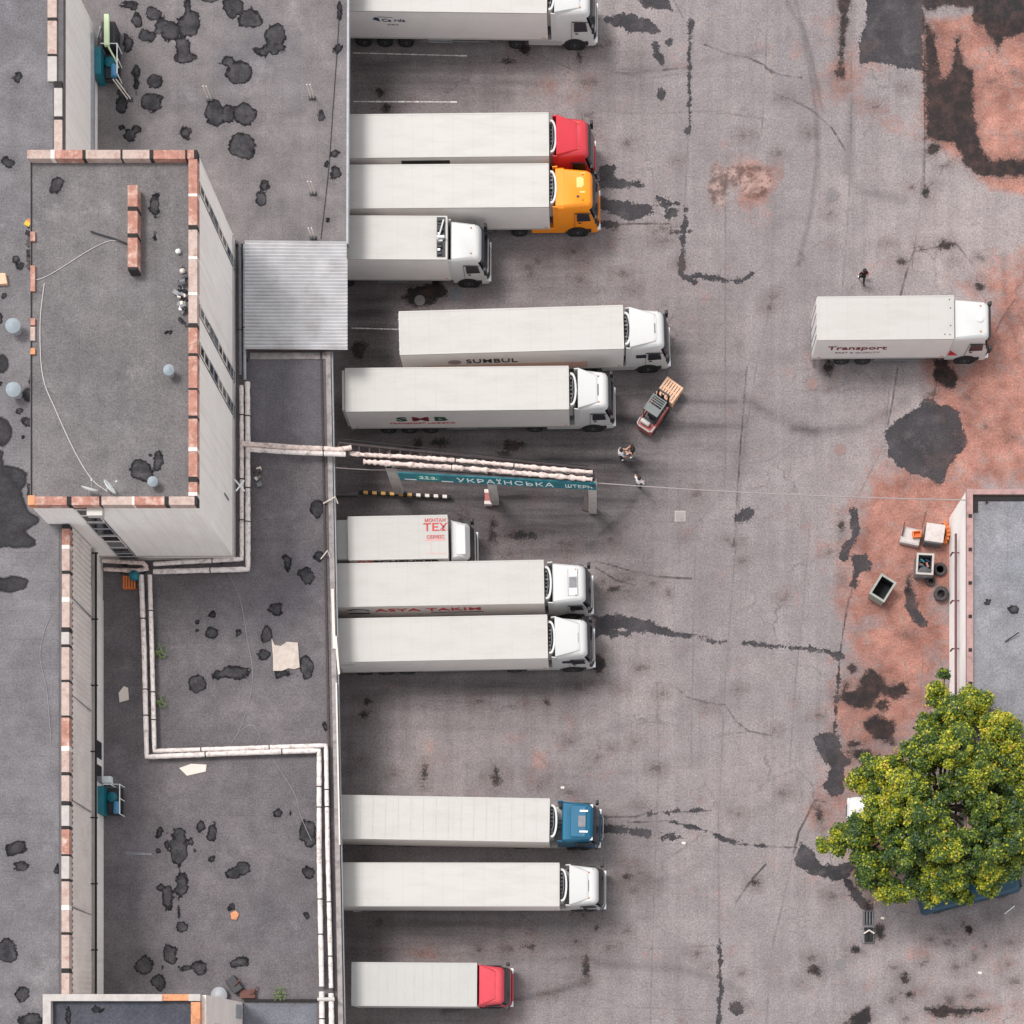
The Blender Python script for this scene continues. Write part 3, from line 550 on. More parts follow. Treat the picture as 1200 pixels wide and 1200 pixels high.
# pale coping, gutter and cable tray on the south part's edge; white flashing on the north part's edge
def strip(mb, p0, p1, off0, off1, z0, z1, mi=0):
    """box along a line from p0 to p1 (pixels at z1), offsets east of it in metres"""
    a, b = P(*p0, z1), P(*p1, z1)
    mb.prism([(a.x+off0, a.y), (b.x+off0, b.y), (b.x+off1, b.y), (a.x+off1, a.y)], z0, z1, mi)
mb = MB(); strip(mb, (387.5, 412), (404, 1285), -.3, -.02, 5.35, 5.93)
kid(mb, 'coping', mat('dirty_coping', (164, 156, 153), .9, var=.18, scale=2.5, dirt=.8, dirtc=(92, 86, 84), grain=.25), dock)
mb = MB(); strip(mb, (387.5, 412), (404, 1285), -.02, .10, 5.45, 5.78)
kid(mb, 'gutter', galv, dock)
mb = MB(); strip(mb, (387.5, 412), (404, 1285), -.62, -.5, 5.5, 5.9)
kid(mb, 'cable_tray', rackm, dock)
mb = MB(); strip(mb, (408.8, -85), (407.4, 285.5), -.09, .03, 5.5, 6.06)
kid(mb, 'edge_flashing', galv, dock)
mb = MB(); strip(mb, (384, 690), (386, 760), .2, .36, 5.94, 6.0); strip(mb, (386, 745), (390, 790), .3, .42, 5.94, 5.99); strip(mb, (388, 800), (392, 990), .26, .34, 5.94, 6.02)
kids(mb, 'torn_flashing', limew, dock)
# corrugated canopy
y0, y1 = P(0, 410, 6.35).y, P(0, 283, 6.35).y; mb = MB(); n = 31; ex0 = P(287, 0, 6.35).x; ex1 = P(407, 0, 6.35).x
prof = []
for i in range(n*6+1):
    t = i/6; prof.append((y0+(y1-y0)*t/n, 1.0*(.085*math.cos(2*math.pi*t))))
vs = []; fs = []
for (y, h) in prof:
    xr = ex1 + (0.0 if y < y1-1 else -.05); vs += [(ex0, y, 6.42+h), (xr, y, 6.30+h), (ex0, y, 6.36+h), (xr, y, 6.24+h)]
for i in range(len(prof)-1):
    k = i*4; fs += [(k, k+1, k+5, k+4), (k+2, k+6, k+7, k+3), (k, k+4, k+6, k+2), (k+1, k+3, k+7, k+5)]
mb.add(vs, fs)
kid(mb, 'corrugated_canopy', corr, dock, 60)
mb = MB()
for y in (y0+.15, (y0+y1)/2, y1-.15): mb.box(ex0, ex1-.1, y-.05, y+.05, 6.05, 6.17)
kids(mb, 'canopy_beam', rust, dock)
a = P(292, 411.5, 6.1); b = P(383, 419, 6.1); kid(MB().box(a.x, b.x, b.y, a.y, 5.82, 5.88), 'roof_kerb', MC['dirty_coping'], dock)
# dock doors under the eaves
for py in (-10, 35, 90, 158, 218, 278, 340, 385, 455, 560, 630, 686, 750, 810, 870, 957, 1036, 1095, 1153):
    y = P(0, py, 2).y; d = MB().box(WX-.04, WX+.06, y-1.3, y+1.3, 1.1, 4.3); kid(d, 'dock_door', greym, dock)
    kids(MB().box(WX-.04, WX+.35, y-1.3, y-1.05, .6, 1.1).box(WX-.04, WX+.35, y+1.05, y+1.3, .6, 1.1), 'dock_bumper', blackm, dock)

# --- factory hall (left)
hall = empty('factory_hall', (-34, 20, 0), 'tall factory hall with corrugated east wall and grey stained roof left of the tower', 'building')
HZ = 12.9; HX = -28.97
kid(MB().box(-75, HX, -12, 28, 0, HZ-.45).box(-75, HX-.03, 28, 31, 0, HZ-.45).box(-75, HX-.3, 31, 61.3, 0, HZ-.46), 'wall', wallw, hall)
kid(MB().box(-75, HX-.02, -12, 30.9, HZ-.45, HZ-.02).box(-75, HX-.32, 30.9, 61.25, HZ-.45, HZ-.02), 'roof_slab', dkconc, hall)
LB = [(21, 90, 6, 5), (8, 190, 7, 5), (19, 303, 4, 4), (24, 313, 5, 5), (22, 481, 4, 3), (33, 496, 9, 6), (27, 513, 3, 3), (19, 995, 13, 8), (25, 1016, 11, 7), (9, 1113, 12, 14), (26, 1164, 7, 9), (38, 1195, 14, 8), (0, 375, 3, 5), (37, 575, 5, 9), (66, 1018, 3, 5), (0, 450, 3, 3), (5, 348, 4, 4)]
LW = [[(-10, 525), (4, 530), (5, 545), (22, 548), (33, 555), (31, 566), (25, 574), (30, 590), (36, 600), (46, 606), (46, 613), (38, 618), (28, 622), (42, 632), (44, 640), (35, 643), (-10, 642)], (3, 425, 8, 11), (3, 506, 12, 17), [(-10, 677), (25, 675), (33, 680), (30, 690), (12, 695), (-10, 692)], (34, 462, 8, 10), ('L', 2, [(40, 430), (34, 455)])]
rl = roof_mat('bitumen_roof_hall', (122, 118, 120), (1.6, 12), rot=0, tint=(104, 104, 110))
child_of(sheet('roof', [(-120, -85), (62, -85), (62, 600), (-120, 600)], HZ, 2.4, rl, patchset(LB, LW)), hall)
child_of(sheet('roof', [(-120, 600), (69, 600), (69, 1300), (-120, 1300)], HZ, 2.4, rl, patchset(LB, LW)), hall)
def yv(py, z): return P(0, py, z).y
zt = HZ+.12
mb = MB(); brick_run(mb, (P(76.5, 0, zt).x, yv(1300, zt)), (P(76.5, 0, zt).x, yv(735, zt)), .42, HZ-.4, zt, 5, colors=(1, 1, 4, 0)); kid(mb, 'parapet', [brick, brickp, joint, limew, concrete], hall)
mb = MB(); brick_run(mb, (P(77, 0, zt).x, yv(735, zt)), (P(77, 0, zt).x, yv(615, zt)), .42, HZ-.4, zt, 11, colors=(0, 0, 1)); kid(mb, 'parapet', [brick, brickp, joint, limew, concrete], hall)
mb = MB(); brick_run(mb, (P(68, 0, zt).x, yv(176, zt)), (P(68, 0, zt).x, yv(95, zt)), .44, HZ-.4, zt, 6, colors=(1, 1, 4)); kid(mb, 'parapet', [brick, brickp, joint, limew, concrete], hall)
mb = MB(); brick_run(mb, (P(61, 0, zt).x, yv(95, zt)), (P(61, 0, zt).x, 61.2), .5, HZ-.4, zt, 8, colors=(1, 4, 4)); kid(mb, 'parapet', [brick, brickp, joint, limew, concrete], hall)
# corrugated sheeting, band and drain pipe on the east wall
ya, yb = yv(1300, HZ), 30.3
mb = MB(); n = int((yb-ya)/.16); vs = []; fs = []
for i in range(n+1):
    y = ya+(yb-ya)*i/n; o = .085 if i % 2 else .01
    vs += [(HX+o, y, 8.7), (HX+o, y, HZ-.5)]
    if i: k = 2*i; fs.append((k-2, k, k+1, k-1))
mb.add(vs, fs); kid(mb, 'corrugated_sheeting', corrw, hall, 20)
kid(MB().box(HX-.01, HX+.12, -12, 30.3, 7.9, 8.35), 'ledge', concrete, hall)
mb = MB().tube([(HX+.28, -12, 8.5), (HX+.28, 30.0, 8.5)], .07, 10)
kid(mb, 'drain_pipe', blackm, hall, 60)
mb = MB()
for k in range(11): mb.box(HX, HX+.42, -8+3.8*k-.04, -8+3.8*k+.04, 8.56, 8.62)
kids(mb, 'pipe_bracket', blackm, hall)
mb = MB()
for k, yy in enumerate((26.4, 21.0, 15.2, 9.3, 3.2)): mb.tube([(HX+.07, yy, HZ-.4), (HX+.07, yy-.1, 8.7)], .03, 6)
kid(mb, 'sheet_seam', greym, hall)
mb = MB().box(HX-.3, HX-.12, 49.5, 60.5, 7.2, 7.5).box(HX-.32, HX-.15, 49.5, 50, 5.9, 9.0)
kids(mb, 'wall_trim', galv, hall)
for yy in (19.0, 17.6):
    w = kid(MB().box(HX-.02, HX+.03, yy-.5, yy+.5, 6.3, 7.6), 'window', glassm, hall)

# --- tower
tower = empty('tower_block', (-25.6, 39.8, 0), 'tall white walled tower block with brick edged grey roof and window strips', 'building')
TZ = 16.4; tx0, tx1 = P(33, 0, TZ).x, P(231, 0, TZ).x; ty0, ty1 = yv(591.5, TZ), yv(175.5, TZ)
kid(MB().box(tx0+.03, tx1-.03, ty0+.03, ty1-.03, 0, TZ-.56), 'wall', wallw, tower)
RZ = TZ-.7
kid(MB().box(tx0+.02, tx1-.2, ty0+.2, ty1-.2, TZ-.56, TZ-.5-.22+.0), 'roof_slab', dkconc, tower) if False else None
TP = [(65, 218, 8, 10), (67, 224, 4, 6), (182, 241, 7, 15), (181, 276, 5, 8), (163, 548, 13, 10), (172, 558, 9, 9), (184, 541, 6, 10), (176, 533, 3, 3), (196, 389, 4, 3), (42, 0, 1, 1)]
rt = roof_mat('bitumen_roof_tower', (120, 115, 115), (1.02, 8), rot=90, tint=(96, 94, 98))
RZT = TZ-.6+.13
kid(MB().box(tx0+.0, tx0+.06, ty0+.5, ty1-.47, TZ-.6, RZT+.05), 'edge_strip', joint, tower)
child_of(sheet('roof', [(35.2, 182), (223, 182), (223, 585), (35.2, 585)], RZT, 2.4, rt, patchset(TP)), tower)
PM = [brick, brickp, joint, limew, concrete, bricko]
mb = MB(); brick_run(mb, (tx0-.05, ty1-.24), (tx1, ty1-.24), .46, TZ-.6, TZ, 21, colors=(0, 0, 0, 1)); kid(mb, 'parapet', PM, tower); mb = MB()
brick_run(mb, (tx1-.23, ty1-.5), (tx1-.23, ty0+.48), .46, TZ-.6, TZ, 22, colors=(0, 0, 1)); kid(mb, 'parapet', PM, tower); mb = MB()
brick_run(mb, (tx0+.35, ty0+.22), (tx1, ty0+.22), .44, TZ-.6, TZ, 23, colors=(1, 0, 1))
mb.box(tx0-.02, tx0+.35, ty0, ty0+.5, TZ-.6, TZ+.01, 5); kid(mb, 'parapet', PM, tower); mb = MB()
for (p0, p1, m_) in ((268, 279, 0), (308, 338, 0), (370, 378, 0), (380, 396, 1), (405, 412, 5)): mb.box(tx0+.02, tx0+.26, yv(p1, TZ), yv(p0, TZ), TZ-.6, TZ-.32, m_)
kids(mb, 'parapet_remnant', PM, tower)
# chimney-like brick wall stub on the roof
stub = empty('brick_wall_stub', P(155, 266, TZ-.5), 'freestanding low brick wall stub with pale end on the tower roof', 'wall')
mb = MB(); a = P(149.6, 316, TZ+.3); b = P(161, 217, TZ+.3)
brick_run(mb, ((a.x+b.x)/2, b.y), ((a.x+b.x)/2, a.y), b.x-a.x, RZT, TZ+.3, 31, colors=(0, 1, 1)); mb.m = [m if m < 3 else 2 for m in mb.m]
child_of(mb.build('brickwork', [brick, brickp, joint]), stub)
def win_strip(t, axis, c, lo, hi, plane, storeys, zlo, zhi):
    """one vertical strip of windows: a window per storey, each with frame, mullion and pane"""
    h = (zhi-zlo)/storeys
    rc_ = MB().box(plane-.01, plane+.012, lo-.05, hi+.05, zlo, zhi) if axis == 'x' else MB().box(lo-.04, hi+.04, plane-.012, plane+.01, zlo, zhi)
    kid(rc_, 'window_recess', darkm, t)
    for k in range(storeys):
        z0 = zlo+k*h; z1 = z0+h*.93
        def bx(a0, a1, d0, d1, zz0, zz1, mb):
            if axis == 'x': mb.box(plane+d0, plane+d1, a0, a1, zz0, zz1)
            else: mb.box(a0, a1, plane-d1, plane-d0, zz0, zz1)
            return mb
        fr_ = MB(); bx(lo, hi, .0, .05, z0, z0+.08, fr_); bx(lo, hi, 0, .05, z1-.08, z1, fr_); bx(lo, lo+.06, 0, .05, z0+.08, z1-.08, fr_); bx(hi-.06, hi, 0, .05, z0+.08, z1-.08, fr_); bx(lo+.06, hi-.06, 0, .045, z0+h*.45, z0+h*.52, fr_)
        f_ = kid(fr_, 'window', limew if k % 2 else galv, t)
        p = bx(lo+.05, hi-.05, .0, .024, z0+.06, z1-.06, MB()).build('pane', glassm); p.parent = f_
        if random.random() < .3:
            q = bx(lo+.06, hi-.06, .024, .034, z0+.1, z0+h*.4, MB()).build('blind', bluem if random.random() < .3 else greym); q.parent = f_
for (pa, pb) in ((212, 224), (356, 369), (400, 414)):
    win_strip(tower, 'x', 0, yv(pb, TZ-.6), yv(pa, TZ-.6), tx1-.03, 4, 6.2, TZ-.62)
xa, xb = P(86, 0, TZ-.6).x, P(109, 0, TZ-.6).x
win_strip(tower, 'y', 0, xa, xb, ty0+.03, 4, 6.1, TZ-.65)
a = P(102, 0, TZ-.6).x; kid(MB().box(a, a+.85, ty0-.42, ty0+.02, TZ-.95, TZ-.5, bev=.02), 'ventilation_box', white, tower)
kids(MB().box(tx0, tx1, ty0-.02, ty0+.02, 6.6, 6.72).box(tx1-.02, tx1+.02, ty0, ty1, 6.6, 6.72), 'wall_band', concrete, tower)
kids(MB().box(tx1-.04, tx1+.03, 41.1, 41.2, 12.9, 13.5).box(tx1-.04, tx1+.03, 33.2, 33.28, 8, 9.2), 'wall_bracket', greym, tower)

# --- stair block bottom left
stair = empty('stair_block', (-25, -1, 0), 'white block with brick edged roof at the bottom left corner', 'building')
sx0, sx1, sy1 = P(50, 0, TZ).x, P(240, 0, TZ).x, yv(1165, TZ)
kid(MB().box(sx0+.03, sx1-.03, -10, sy1-.03, 0, TZ-.5), 'wall', wallw, stair)
child_of(sheet('roof', [(60, 1172), (230, 1172), (230, 1290), (60, 1290)], TZ-.45, 3, roof_mat('bitumen_roof_stair', (84, 84, 92), (1.02, 8), tint=(74, 80, 92)), patchset([(80, 1188, 3, 8), (110, 1182, 4, 3), (118, 1184, 5, 3)])), stair)
mb = MB()
mb.box(sx0, P(190, 0, TZ).x, sy1-.36, sy1, TZ-.5, TZ, 4); mb.box(P(190, 0, TZ).x, P(221, 0, TZ).x, sy1-.34, sy1, TZ-.5, TZ-.02, 5)
mb.box(P(221, 0, TZ).x, sx1-.25, sy1-.36, sy1, TZ-.5, TZ+.01, 4); mb.box(sx0, sx0+.42, -10, sy1-.36, TZ-.5, TZ-.01, 4)
brick_run(mb, (sx1-.5, sy1-.42), (sx1-.5, -9), .48, TZ-.5, TZ, 41, colors=(5, 5, 0))
kid(mb, 'parapet', [brick, brickp, joint, limew, concrete, bricko], stair)
vs = []; fs = []; n = 50
for i in range(n+1):
    y = -9+(sy1+8.98)*i/n; o = .04 if i % 2 else .01; vs += [(sx1-.02+o, y, 6), (sx1-.02+o, y, TZ-.3)]
    if i: k = 2*i; fs.append((k-2, k, k+1, k-1))
kid(MB().add(vs, fs), 'corrugated_sheeting', corrw, stair, 20)
for zz in (13.2, 10.2):
    for xx in (2.3,): kid(MB().box(sx1, sx1+.06, xx-.5, xx+.5, zz-.7, zz+.7), 'window', glassm, stair)
kid(MB().box(sx1+.0, sx1+.05, 3.3, 4.1, 6.3, 8.0), 'wall_hatch', galv, stair)

# --- workshop on the right
shop = empty('workshop', (30, 24, 0), 'single storey white walled workshop with grey roof behind the tree', 'building')
GZ = 5.5; wx0 = P(1133, 0, GZ).x; wy1 = yv(573, GZ); wy0 = yv(1000, GZ)
kid(MB().box(wx0+.03, 48, wy0+.03, wy1-.03, 0, GZ-.35), 'wall', wallb, shop)
child_of(sheet('roof', [(1141, 581), (1460, 581), (1460, 996), (1141, 996)], GZ-.3, 3, roof_mat('bitumen_roof_shop', (140, 138, 142), (1.02, 9), rot=90, tint=(128, 132, 142)), patchset([(1187, 714, 8, 5), (1157, 589, 2, 2), (1157, 705, 2, 2), (1160, 842, 4, 4)])), shop)
mb = MB(); mpar = mat('pinkish_coping', (176, 140, 136), .85, var=.12, scale=3, dirt=.5, grain=.2)
mb.box(wx0, wx0+.36, wy0, wy1, GZ-.35, GZ, 0); mb.box(wx0+.36, 48, wy1-.3, wy1, GZ-.35, GZ-.03, 0); mb.box(wx0+.36, 48, wy0, wy0+.3, GZ-.35, GZ-.03, 0)
for k in range(10): mb.box(wx0+.1, wx0+.3, wy1-1.7-k*1.98, wy1-1.5-k*1.98, GZ, GZ+.03, 1)
kid(mb, 'parapet', [mpar, joint], shop)
mb = MB().box(wx0+.36, wx0+8, wy1-.62, wy1-.3, GZ-.3, GZ-.22).box(wx0+.4, wx0+.7, wy1-1.3, wy1-.62, GZ-.3, GZ-.2)
kids(mb, 'flashing', joint, shop)
kid(MB().tube([(wx0-.22, wy0, 3.3), (wx0-.22, wy1-2, 3.3)], .075, 10), 'wall_pipe', dkred, shop, 60)
mb = MB()
for k in range(7): yy = wy1-3.1-k*2.9; mb.box(wx0-.42, wx0+.02, yy-.03, yy+.03, 3.1, 3.16); mb.box(wx0-.42, wx0-.36, yy-.05, yy+.05, 2.5, 3.16)
kids(mb, 'pipe_bracket', dkred, shop)
kid(MB().tube([(P(1178, 0, 5.3).x, yv(752, 5.3), 5.25), (P(1193, 0, 5.3).x, yv(742, 5.3), 5.5)], .04, 6), 'roof_rod', txt_black, shop)
#@@PIPES
# ------------------------------------------------------------------ insulated pipes
def lagged(name, pts, r, m, label, group, lump=.0, seed=0, step=.22, sup=True, zb=ZS):
    rr = random.Random(seed); path = []; rad = []
    V = [Vector(p) for p in pts]
    for a, b in zip(V[:-1], V[1:]):
        L = (b-a).length; n = max(2, int(L/step))
        for i in range(n):
            path.append(a.lerp(b, i/n)); k = i % 9
            rad.append(r*(1+lump*rr.uniform(-1, 1)) if lump else r*(1.0 if k else .8))
    path.append(V[-1]); rad.append(r)
    t = empty(name, V[0].lerp(V[-1], .5)*1.0, label, 'pipe', group)
    o = MB().tube(path, rad, 9).build('lagging', m, None, 50); child_of(o, t)
    if sup:
        s = MB(); 
        for a, b in zip(V[:-1], V[1:]):
            L = (b-a).length; n = int(L/3)
            for i in range(n+1):
                p = a.lerp(b, (i+.5)/(n+1)); s.box(p.x-.09, p.x+.09, p.y-.09, p.y+.09, zb, p.z-r*.6)
        kids(s, 'support', joint, t, 6)
    # metal clamps
    c = MB()
    for a, b in zip(V[:-1], V[1:]):
        L = (b-a).length; n = int(L/2.9); d = (b-a).normalized()
        for i in range(1, n+1):
            p = a.lerp(b, (i+rr.uniform(-.35, .35))/(n+1)); c.tube([p-d*.03, p+d*.03], r*1.12, 9)
    if c.v: kids(c, 'clamp', joint, t, 11)
    return t
def PZ(lst, z): return [P(x, y, z) for x, y in lst]
GP = 'lagged pipes on the flat roofs'
z = 6.25
lagged('insulated_pipe', PZ([(283, 452), (283.5, 520), (283.5, 655), (180, 661)], z), .13, insulw, 'inner white lagged pipe hugging the east and south foot of the tower', GP, .1, 1)
lagged('insulated_pipe', PZ([(290, 448), (290.5, 520), (290.5, 667), (180, 670)], z), .15, insulw, 'outer white lagged pipe turning round the south east corner of the tower', GP, .1, 2)
lagged('insulated_pipe', PZ([(120, 657), (168, 660), (172, 664)], z+.2), .13, insul, 'short lagged pipe at the foot of the tower next to the factory hall', GP, .15, 3)
lagged('insulated_pipe', PZ([(122, 667), (160, 669), (174, 666)], z), .13, insul, 'short rusty lagged pipe just above the orange crate', GP, .15, 4)
lagged('insulated_pipe', PZ([(165.5, 674), (169, 760), (172, 887), (277, 882.5), (374, 879.5), (374, 1000), (377, 1156)], z), .15, insulw, 'outer long white pipe stepping down across the roof to the bottom edge', GP, .07, 5)
lagged('insulated_pipe', PZ([(175.5, 674), (178, 760), (181, 880), (277, 877), (382, 873.5), (384, 1000), (388, 1158)], z), .13, insulw, 'inner long white pipe stepping down across the roof beside its twin', GP, .07, 6)
lagged('insulated_pipe', PZ([(377, 1162), (378, 1285)], z), .17, insulw, 'thick white pipe length left of the pair at the bottom edge', GP, .05, 7)
lagged('insulated_pipe', PZ([(388, 1164), (390, 1285)], z), .16, insulw, 'thick white pipe length right of the pair at the bottom edge', GP, .05, 8)
lagged('cross_pipe', PZ([(372, 1171), (392, 1171)], z+.15), .12, white, 'short white cross pipe joining the pair near the bottom edge', GP, 0, 9, sup=False)
lagged('steel_pipe', PZ([(281, 285), (281.5, 330), (282, 440)], z-.1), .11, greym, 'dark steel pipe between the tower and the corrugated canopy', GP, .05, 10)
lagged('steel_pipe', PZ([(286.5, 287), (286.5, 340), (287, 445)], z), .09, galv, 'thin galvanised pipe along the left edge of the corrugated canopy', GP, .05, 11)
lagged('insulated_pipe', PZ([(284, 520), (340, 524), (398, 527), (412, 524.5)], z+.3), .15, insul, 'upper pipe crossing from the tower to the roof edge above the bridge', GP, .1, 12, sup=False)
lagged('insulated_pipe', PZ([(290, 526.5), (340, 530), (405, 532.5)], z+.25), .14, insulw, 'lower pipe crossing the roof towards the pipe bridge', GP, .08, 13, sup=False)
# pipe bridge over the yard
bz = 6.15
br = empty('pipe_bridge', P(580, 575, 0), 'concrete posts carrying a steel pipe rack out over the yard', 'pipe bridge')
for (bx, by, w) in ((468, 578, .55), (580, 588.5, .5), (694.5, 598.5, .5)):
    b_ = P(bx, by); mb = MB().box(b_.x-w/2, b_.x+w/2, b_.y-.2, b_.y+.2, 0, 5.55, bev=.03)
    child_of(mb.build('post', concrete), br)
    child_of(MB().box(b_.x-.12, b_.x+.12, b_.y-.3, b_.y+.9, 5.55, 5.7).build('crossbeam', rackm), br)
L0, L1 = P(396, 534, bz), P(697, 561, bz)
mb = MB(); mb.tube([L0+Vector((0, .1, -.32)), L1+Vector((0, .15, -.32))], .09, 6); mb.tube([L0+Vector((0, .85, -.32)), L1+Vector((0, .65, -.32))], .09, 6)
for i in range(26):
    p = L0.lerp(L1, i/25); mb.box(p.x-.04, p.x+.04, p.y+.1, p.y+.8, p.z-.4, p.z-.3)
child_of(mb.build('steel_rack', rackm), br)
child_of(MB().tube([L0+Vector((0, 1.0, 0)), L1+Vector((-.4, .75, 0))], .03, 6).tube([L0+Vector((-.1, -.4, -.3)), L1+Vector((-.1, -.1, -.2))], .03, 6).build('cable', blackm), br)
lagged('insulated_pipe', PZ([(410, 531.5), (426, 533), (480, 535.5), (560, 541.5), (640, 549), (694.5, 553.5)], bz), .12, insul, 'rear ragged lagged pipe lying on the pipe bridge over the yard', GP, .32, 14, .16, sup=False)
lagged('insulated_pipe', PZ([(426, 541), (480, 544.5), (560, 550), (640, 557), (694, 562)], bz), .13, insul, 'front ragged lagged pipe lying on the pipe bridge behind the teal sign', GP, .34, 15, .16, sup=False)
# teal sign
A, Bp = P(469, 561.5, 4.4), P(699, 573.9, 4.75)
sg = empty('sign_board', (A+Bp)/2, 'long teal sign board with white Cyrillic letters fixed to the pipe bridge', 'sign')
ang = math.atan2(Bp.y-A.y, Bp.x-A.x); Ls = (Bp-A).length; tilt = math.atan2(Bp.z-A.z, math.hypot(Bp.x-A.x, Bp.y-A.y))
sg.rotation_euler = (0, -tilt, ang)
MB().box(-Ls/2, Ls/2, -.03, .05, 0, 1.22).build('board', teals, sg)
MB().box(-Ls/2, Ls/2, .05, .12, 1.14, 1.22).box(-Ls/2, Ls/2, .05, .12, .1, .18).build('rail', greym, sg)
cx = -Ls/2
MB().box(cx+1.05, cx+2.45, -.045, -.03, .28, 1.05).build('green_panel', mat('green_sign_panel', (20, 138, 130), .5), sg)
text('З.І.З.', 'lettering', .62, txt_white, sg, (cx+1.75, -.05, .62), fit=1.05)
text('УКРАЇНСЬКА', 'lettering', .95, txt_white, sg, (cx+Ls*.54, -.04, .5), fit=Ls*.49, bold=.0, spacing=1.15)
text('ШТЕРН', 'lettering', .7, txt_white, sg, (cx+Ls*.912, -.04, .5), fit=Ls*.135, bold=0)
MB().box(cx+.3, cx+1.0, -.045, -.03, .12, .24).build('white_rule', txt_white, sg); MB().box(cx+2.5, cx+3.2, -.045, -.03, .08, .2).build('white_rule', txt_white, sg)
# cable from the bridge to the workshop
pts = []
a, b = P(699, 566, 5.3), P(1134, 586, 5.4)
for i in range(31):
    t = i/30; p = a.lerp(b, t); p.z -= .5*4*t*(1-t); pts.append(p)
wirem = mat('pale_wire', (150, 140, 138), .6)
c_ = MB().tube(pts, .035, 6).build('overhead_cable', wirem); tag(c_, 'thin pale cable strung from the pipe bridge to the workshop', 'cable')
a, b = P(392, 548, 5.6), P(470, 551, 5.6); c_ = MB().tube([a, a.lerp(b, .5)-Vector((0, 0, .15)), b], .03, 6).build('overhead_cable', wirem); tag(c_, 'short thin cable from the dock roof edge to the first bridge post', 'cable')
# striped rail by the bay
a, b = P(421, 577, .3), P(529, 582.5, .3); t = empty('striped_barrier', (a+b)/2, 'low black and yellow striped guard rail below the pipe bridge', 'barrier')
mb = MB(); n = 21
for i in range(n):
    p, q = a.lerp(b, i/n), a.lerp(b, (i+1)/n); mb.prism([(p.x, p.y-.09), (q.x, q.y-.09), (q.x, q.y+.09), (p.x, p.y+.09)], .22, .4, (1 if i < 13 else 2) if i % 2 else 0)
child_of(mb.build('rail', [blackm, yellowp, limew]), t)
mb = MB()
for i in range(5): p = a.lerp(b, .05+i*.22); mb.box(p.x-.06, p.x+.06, p.y-.06, p.y+.06, 0, .22)
child_of(mb.build('foot', blackm), t)
a, b = P(392, 578.5, .3), P(419, 578, .3); t = tag(MB().box(a.x, b.x, a.y-.12, a.y+.12, 0, .3, bev=.03).build('kerb_block', dkconc), 'grey concrete kerb block left of the striped guard rail', 'kerb block')
p = P(572.5, 585, 0); t = empty('barrier_block', p, 'small red and white barrier block beside the middle bridge post', 'barrier')
MB().box(-.22, .22, -.45, .45, 0, .5, bev=.05).build('block', redsteel, t); MB().box(-.23, .23, -.46, -.26, .1, .52).build('stripe', limew, t); MB().box(-.23, .23, .24, .46, .1, .52).build('stripe', limew, t)
p = P(686.5, 591, 0); tag(MB().prism([(p.x-.25, p.y-.35), (p.x+.2, p.y-.5), (p.x+.1, p.y+.7), (p.x-.05, p.y+.7)], .01, .12).build('rusty_plate', rackm), 'rusty pointed steel plate on the ground beside the right bridge post', 'steel plate')
#@@TRUCKS
# ------------------------------------------------------------------ lorries (local x forward, y left)
def cab_ring(z, x0, x1, wr, wf, rf=.28, n=6):
    """plan outline at height z: rear corner square, front corners rounded"""
    pts = [(x0, -wr), (x0+.05, -wr)]
    for k in range(n+1):
        t = -math.pi/2+math.pi/2*k/n; pts.append((x1-rf+rf*math.cos(t), -wf+rf+rf*math.sin(t)))
    for k in range(n+1):
        t = math.pi/2*k/n; pts.append((x1-rf+rf*math.cos(t), wf-rf+rf*math.sin(t)))
    pts += [(x0+.05, wr), (x0, wr)]
    return [Vector((x, y, z)) for x, y in pts]
def wheel(parent, x, y, side, r=.5, w=.3):
    mb = MB(); M = Matrix.Translation((x, y, r)) @ Matrix.Rotation(R(90), 4, 'X')
    mb.lathe([(r*.6, -w/2), (r*.93, -w/2), (r, -w/2+.05), (r, w/2-.05), (r*.93, w/2), (r*.6, w/2)], n=24, M=M)
    t = mb.build('wheel', blackm, parent, 40)
    s = 1 if side > 0 else -1; M2 = Matrix.Translation((x, y+s*(w/2), r)) @ Matrix.Rotation(R(-90*s), 4, 'X')
    mb = MB().lathe([(r*.6, -.06), (r*.6, .012), (r*.52, .012), (r*.3, -.03), (r*.22, .05), (.02, .06)], n=18, M=M2)
    mb.build('rim', rimm, t, 40)
